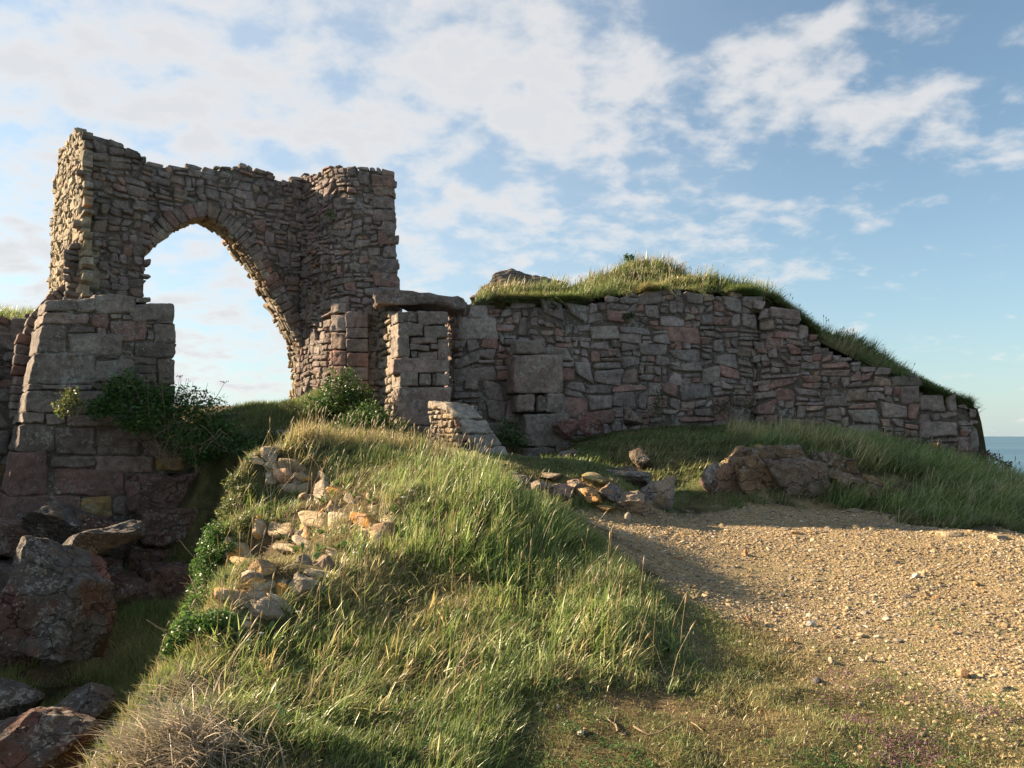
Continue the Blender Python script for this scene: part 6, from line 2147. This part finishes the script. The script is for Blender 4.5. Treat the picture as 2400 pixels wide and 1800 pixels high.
def flower(px, py, kind, label, h=0.05, Y=None):
    q = hit(px, py + 6) if Y is None else P(px, py, Y)
    if q is None:
        return
    top_ = P(px, py, q[1] - 0.01)
    base = np.array([q[0], q[1], float(ground_z(q[0], q[1]))])
    top_[2] = max(top_[2], base[2] + h)
    root = empty("white_flower" if kind == 'w' else "yellow_flower", base, label, "flower", "white umbel flowers in the grass" if kind == 'w' else "yellow flowers in the grass")
    acc = Acc()
    tube(acc, [base, (base + top_) / 2 + np.array([0.004, 0, 0]), top_], 0.0018, 0.0014, np.array([0.12, 0.16, 0.05]), 4)
    acc.build("stem", M_STEM, root)
    acc = Acc()
    s_ = q[1] / 5.0
    if kind == 'w':
        for _ in range(26):
            a, r_ = rng.uniform(0, 6.28), 0.017 * s_ * math.sqrt(rng.random())
            v_, f_ = ICO[1]
            acc.add(v_ * np.array([0.0042, 0.0042, 0.003]) * s_ + top_ + np.array([r_ * math.cos(a), r_ * math.sin(a), 0.004 - r_ * 0.3]), None, np.array([0.7, 0.7, 0.66]), f_)
    else:
        for j in range(8):
            a = j * 0.785
            u = np.array([math.cos(a), math.sin(a), 0.35]) * 0.0105 * s_
            w_ = np.array([-math.sin(a), math.cos(a), 0]) * 0.0045 * s_
            acc.add(np.array([top_, top_ + u * 0.7 + w_, top_ + u * 1.1, top_ + u * 0.7 - w_]), np.array([[0, 1, 2, 3]]), np.array([0.75, 0.58, 0.03]))
    acc.build("petals", M_WHITE if kind == 'w' else M_YELLOW, root)


for px, py, lab in ((699, 1455, "white umbel flower on a stalk low on the mound's left"), (611, 1506, "white flower head left of the stalked umbel"), (583, 1522, "white flower cluster at the mound's lower left"), (946, 1177, "small white flower beside the big pink boulder"),
                    (1115, 1216, "tiny white flower in the lush middle grass"), (832, 1311, "white flower in the grass below the pink boulder"), (965, 1162, "white flower near the bare earth patch")):
    flower(px, py, 'w', lab, 0.07)
for px, py, lab in ((1362, 1525, "single bright yellow flower in the front grass"), (1404, 1139, "yellow flower between the mossy and orange boulders"), (1552, 1187, "yellow flower in front of the tall pointed boulder"), (1449, 1111, "yellow flower on the broad flat boulder"),
                    (603, 1172, "yellow flower in the olive herbs on the mound"), (565, 1252, "yellow flower on the mound's leafy left edge")):
    flower(px, py, 'y', lab, 0.05)

# dry roots and sticks on the brown earth in front
for lab, pts in (("forked pale root lying on the brown earth in front", [[(1448, 1722), (1444, 1708), (1436, 1700), (1425, 1694), (1420, 1684)], [(1440, 1703), (1442, 1692), (1444, 1682)], [(1425, 1694), (1430, 1682)]]),
                 ("long thin dark root curving across the brown earth", [[(1485, 1710), (1500, 1720), (1520, 1730), (1545, 1724), (1570, 1710), (1592, 1696)]]),
                 ("short straight bleached stick near the curving root", [[(1622, 1702), (1634, 1710), (1648, 1720)]])):
    acc = Acc()
    for pl in pts:
        q = [hit(*a) for a in pl]
        q = [a + np.array([0, 0, 0.012 + 0.008 * rng.random()]) for a in q]
        tube(acc, q, 0.0065 if len(pl) > 3 else 0.004, 0.003, np.array([0.30, 0.22, 0.14]), 6)
    o = acc.build("dry_root", M_TWIG, None, True, hit(*pts[0][0]))
    tag(o, lab, "root", "dry roots in front")
# ------------------------------------------------------------------ light and sky
SUN_EL, SUN_PHI = R(22.5), R(20)
sd = np.array([-math.cos(SUN_PHI) * math.cos(SUN_EL), math.sin(SUN_PHI) * math.cos(SUN_EL), math.sin(SUN_EL)])
sl = bpy.data.lights.new("sun", 'SUN')
sl.energy = 5.0
sl.angle = R(0.5)
sl.color = (1.0, 0.80, 0.55)
so = bpy.data.objects.new("sun", sl)
so.rotation_euler = Vector(sd).to_track_quat('Z', 'Y').to_euler()
so.location = (-20, 10, 15)
COL.objects.link(so)

world = bpy.data.worlds.new("World")
scene.world = world
world.use_nodes = True
nt = world.node_tree
nt.nodes.clear()
sky = nd(nt, 'ShaderNodeTexSky', sky_type='NISHITA')
sky.sun_disc = False
sky.sun_elevation = SUN_EL
sky.sun_rotation = math.atan2(sd[0], sd[1])
sky.altitude = 60
sky.air_density = 1.0
sky.dust_density = 0.4
sky.ozone_density = 2.0
tc = nd(nt, 'ShaderNodeTexCoord')
dirv = tc.outputs['Generated']
sep = nd(nt, 'ShaderNodeSeparateXYZ')
nt.links.new(dirv, sep.inputs[0])
X, Y, Z = sep.outputs
az = maths(nt, 'ARCTAN2', X, Y)
el = maths(nt, 'ARCSINE', Z)
# clouds lie on a flat layer: project the direction onto it
den = maths(nt, 'ADD', maths(nt, 'MAXIMUM', Z, 0.0), 0.30)
cmb = nd(nt, 'ShaderNodeCombineXYZ')
nt.links.new(maths(nt, 'DIVIDE', X, den), cmb.inputs[0])
nt.links.new(maths(nt, 'MULTIPLY', maths(nt, 'DIVIDE', Y, den), 1.1), cmb.inputs[1])
cv = cmb.outputs[0]
n1 = noise(nt, cv, 5.4, 9, 0.56, 0.15)
n2_ = noise(nt, cv, 12.0, 6, 0.55, 0.2)


def blob(px, py, rx, ry, amp, tilt=0.0):
    """broad cloud bank or gap, placed by compass bearing and height above the horizon"""
    d = ray(px, py)
    d = d / np.linalg.norm(d)
    a0, e0 = math.atan2(d[0], d[1]), math.asin(d[2])
    c_, s_ = math.cos(R(tilt)), math.sin(R(tilt))
    da, de = maths(nt, 'SUBTRACT', az, a0), maths(nt, 'SUBTRACT', el, e0)
    p1 = maths(nt, 'ADD', maths(nt, 'MULTIPLY', da, c_), maths(nt, 'MULTIPLY', de, s_))
    p2 = maths(nt, 'SUBTRACT', maths(nt, 'MULTIPLY', de, c_), maths(nt, 'MULTIPLY', da, s_))
    q1 = maths(nt, 'DIVIDE', p1, rx / FOC)
    q2 = maths(nt, 'DIVIDE', p2, ry / FOC)
    rr = maths(nt, 'ADD', maths(nt, 'MULTIPLY', q1, q1), maths(nt, 'MULTIPLY', q2, q2))
    return maths(nt, 'MULTIPLY', maths(nt, 'EXPONENT', maths(nt, 'MULTIPLY', rr, -1.0)), amp)


bias = None
for b in ((200, 180, 620, 330, 0.34), (800, 260, 620, 190, 0.30), (1300, 120, 420, 170, 0.30), (1500, 260, 520, 150, 0.28), (1880, 130, 260, 90, 0.22, -10), (2120, 270, 260, 60, 0.26, -8), (1580, 540, 460, 110, 0.30), (1780, 660, 420, 60, 0.18),
          (2230, 400, 300, 60, 0.30, 12), (2320, 150, 180, 40, 0.24, 10), (100, 620, 420, 260, 0.26), (560, 850, 420, 200, 0.26), (1060, 520, 110, 40, 0.2), (1080, 440, 160, 40, 0.2), (1000, 640, 200, 70, 0.14),
          (2330, 700, 320, 300, -0.22), (1650, 30, 260, 55, -0.32), (580, 85, 170, 55, -0.26), (2280, 60, 260, 70, -0.2), (1600, 410, 520, 55, -0.22), (950, 470, 160, 90, -0.16), (240, 400, 230, 30, -0.22), (520, 560, 120, 60, -0.12), (2050, 520, 330, 110, -0.2)):
    v = blob(*b)
    bias = v if bias is None else maths(nt, 'ADD', bias, v)
dens = maths(nt, 'ADD', bias, maths(nt, 'ADD', maths(nt, 'MULTIPLY', maths(nt, 'SUBTRACT', n1, 0.5), 2.0), maths(nt, 'MULTIPLY', maths(nt, 'SUBTRACT', n2_, 0.5), 1.35)))
cl = nd(nt, 'ShaderNodeMapRange', interpolation_type='SMOOTHSTEP')
cl.inputs['From Min'].default_value = 0.0
cl.inputs['From Max'].default_value = 0.72
cl.inputs['To Max'].default_value = 0.92
nt.links.new(dens, cl.inputs['Value'])
# thick middles are a little greyer than the bright rims
thick = nd(nt, 'ShaderNodeMapRange')
thick.inputs['From Min'].default_value = 0.25
thick.inputs['From Max'].default_value = 0.75
nt.links.new(dens, thick.inputs['Value'])
CLOUD = 4.0
ccol = mix(nt, thick.outputs[0], (CLOUD, CLOUD * 0.965, CLOUD * 0.93), (CLOUD * 0.80, CLOUD * 0.81, CLOUD * 0.835))
hs = nd(nt, 'ShaderNodeHueSaturation')
hs.inputs['Saturation'].default_value = 0.92
hs.inputs['Value'].default_value = 1.0
nt.links.new(sky.outputs[0], hs.inputs['Color'])
hz = maths(nt, 'EXPONENT', maths(nt, 'MULTIPLY', maths(nt, 'MAXIMUM', el, 0.0), -7.0))
skyc = mix(nt, maths(nt, 'MULTIPLY', hz, 0.75), mix(nt, 1.0, hs.outputs[0], (0.66, 0.76, 0.74), 'MULTIPLY'), (2.25, 2.75, 2.95))
# a thin high veil pales the blue towards the left
veil = nd(nt, 'ShaderNodeMapRange', interpolation_type='SMOOTHSTEP')
veil.inputs['From Min'].default_value = 0.55
veil.inputs['From Max'].default_value = -0.35
veil.inputs['To Min'].default_value = 0.04
veil.inputs['To Max'].default_value = 0.42
nt.links.new(az, veil.inputs['Value'])
skyv = mix(nt, maths(nt, 'MULTIPLY', veil.outputs[0], maths(nt, 'ADD', n1, 0.45)), skyc, (CLOUD * 0.86, CLOUD * 0.9, CLOUD * 0.94))
final = mix(nt, cl.outputs[0], skyv, ccol)
bg = nd(nt, 'ShaderNodeBackground')
bg.inputs['Strength'].default_value = 0.068
nt.links.new(final, bg.inputs[0])
wo = nd(nt, 'ShaderNodeOutputWorld')
nt.links.new(bg.outputs[0], wo.inputs[0])

vs = scene.view_settings
scene.display_settings.display_device = 'sRGB'
vs.view_transform = 'Standard'
vs.look = 'None'
vs.exposure = 1.8
vs.gamma = 1.0
vs.use_curve_mapping = False
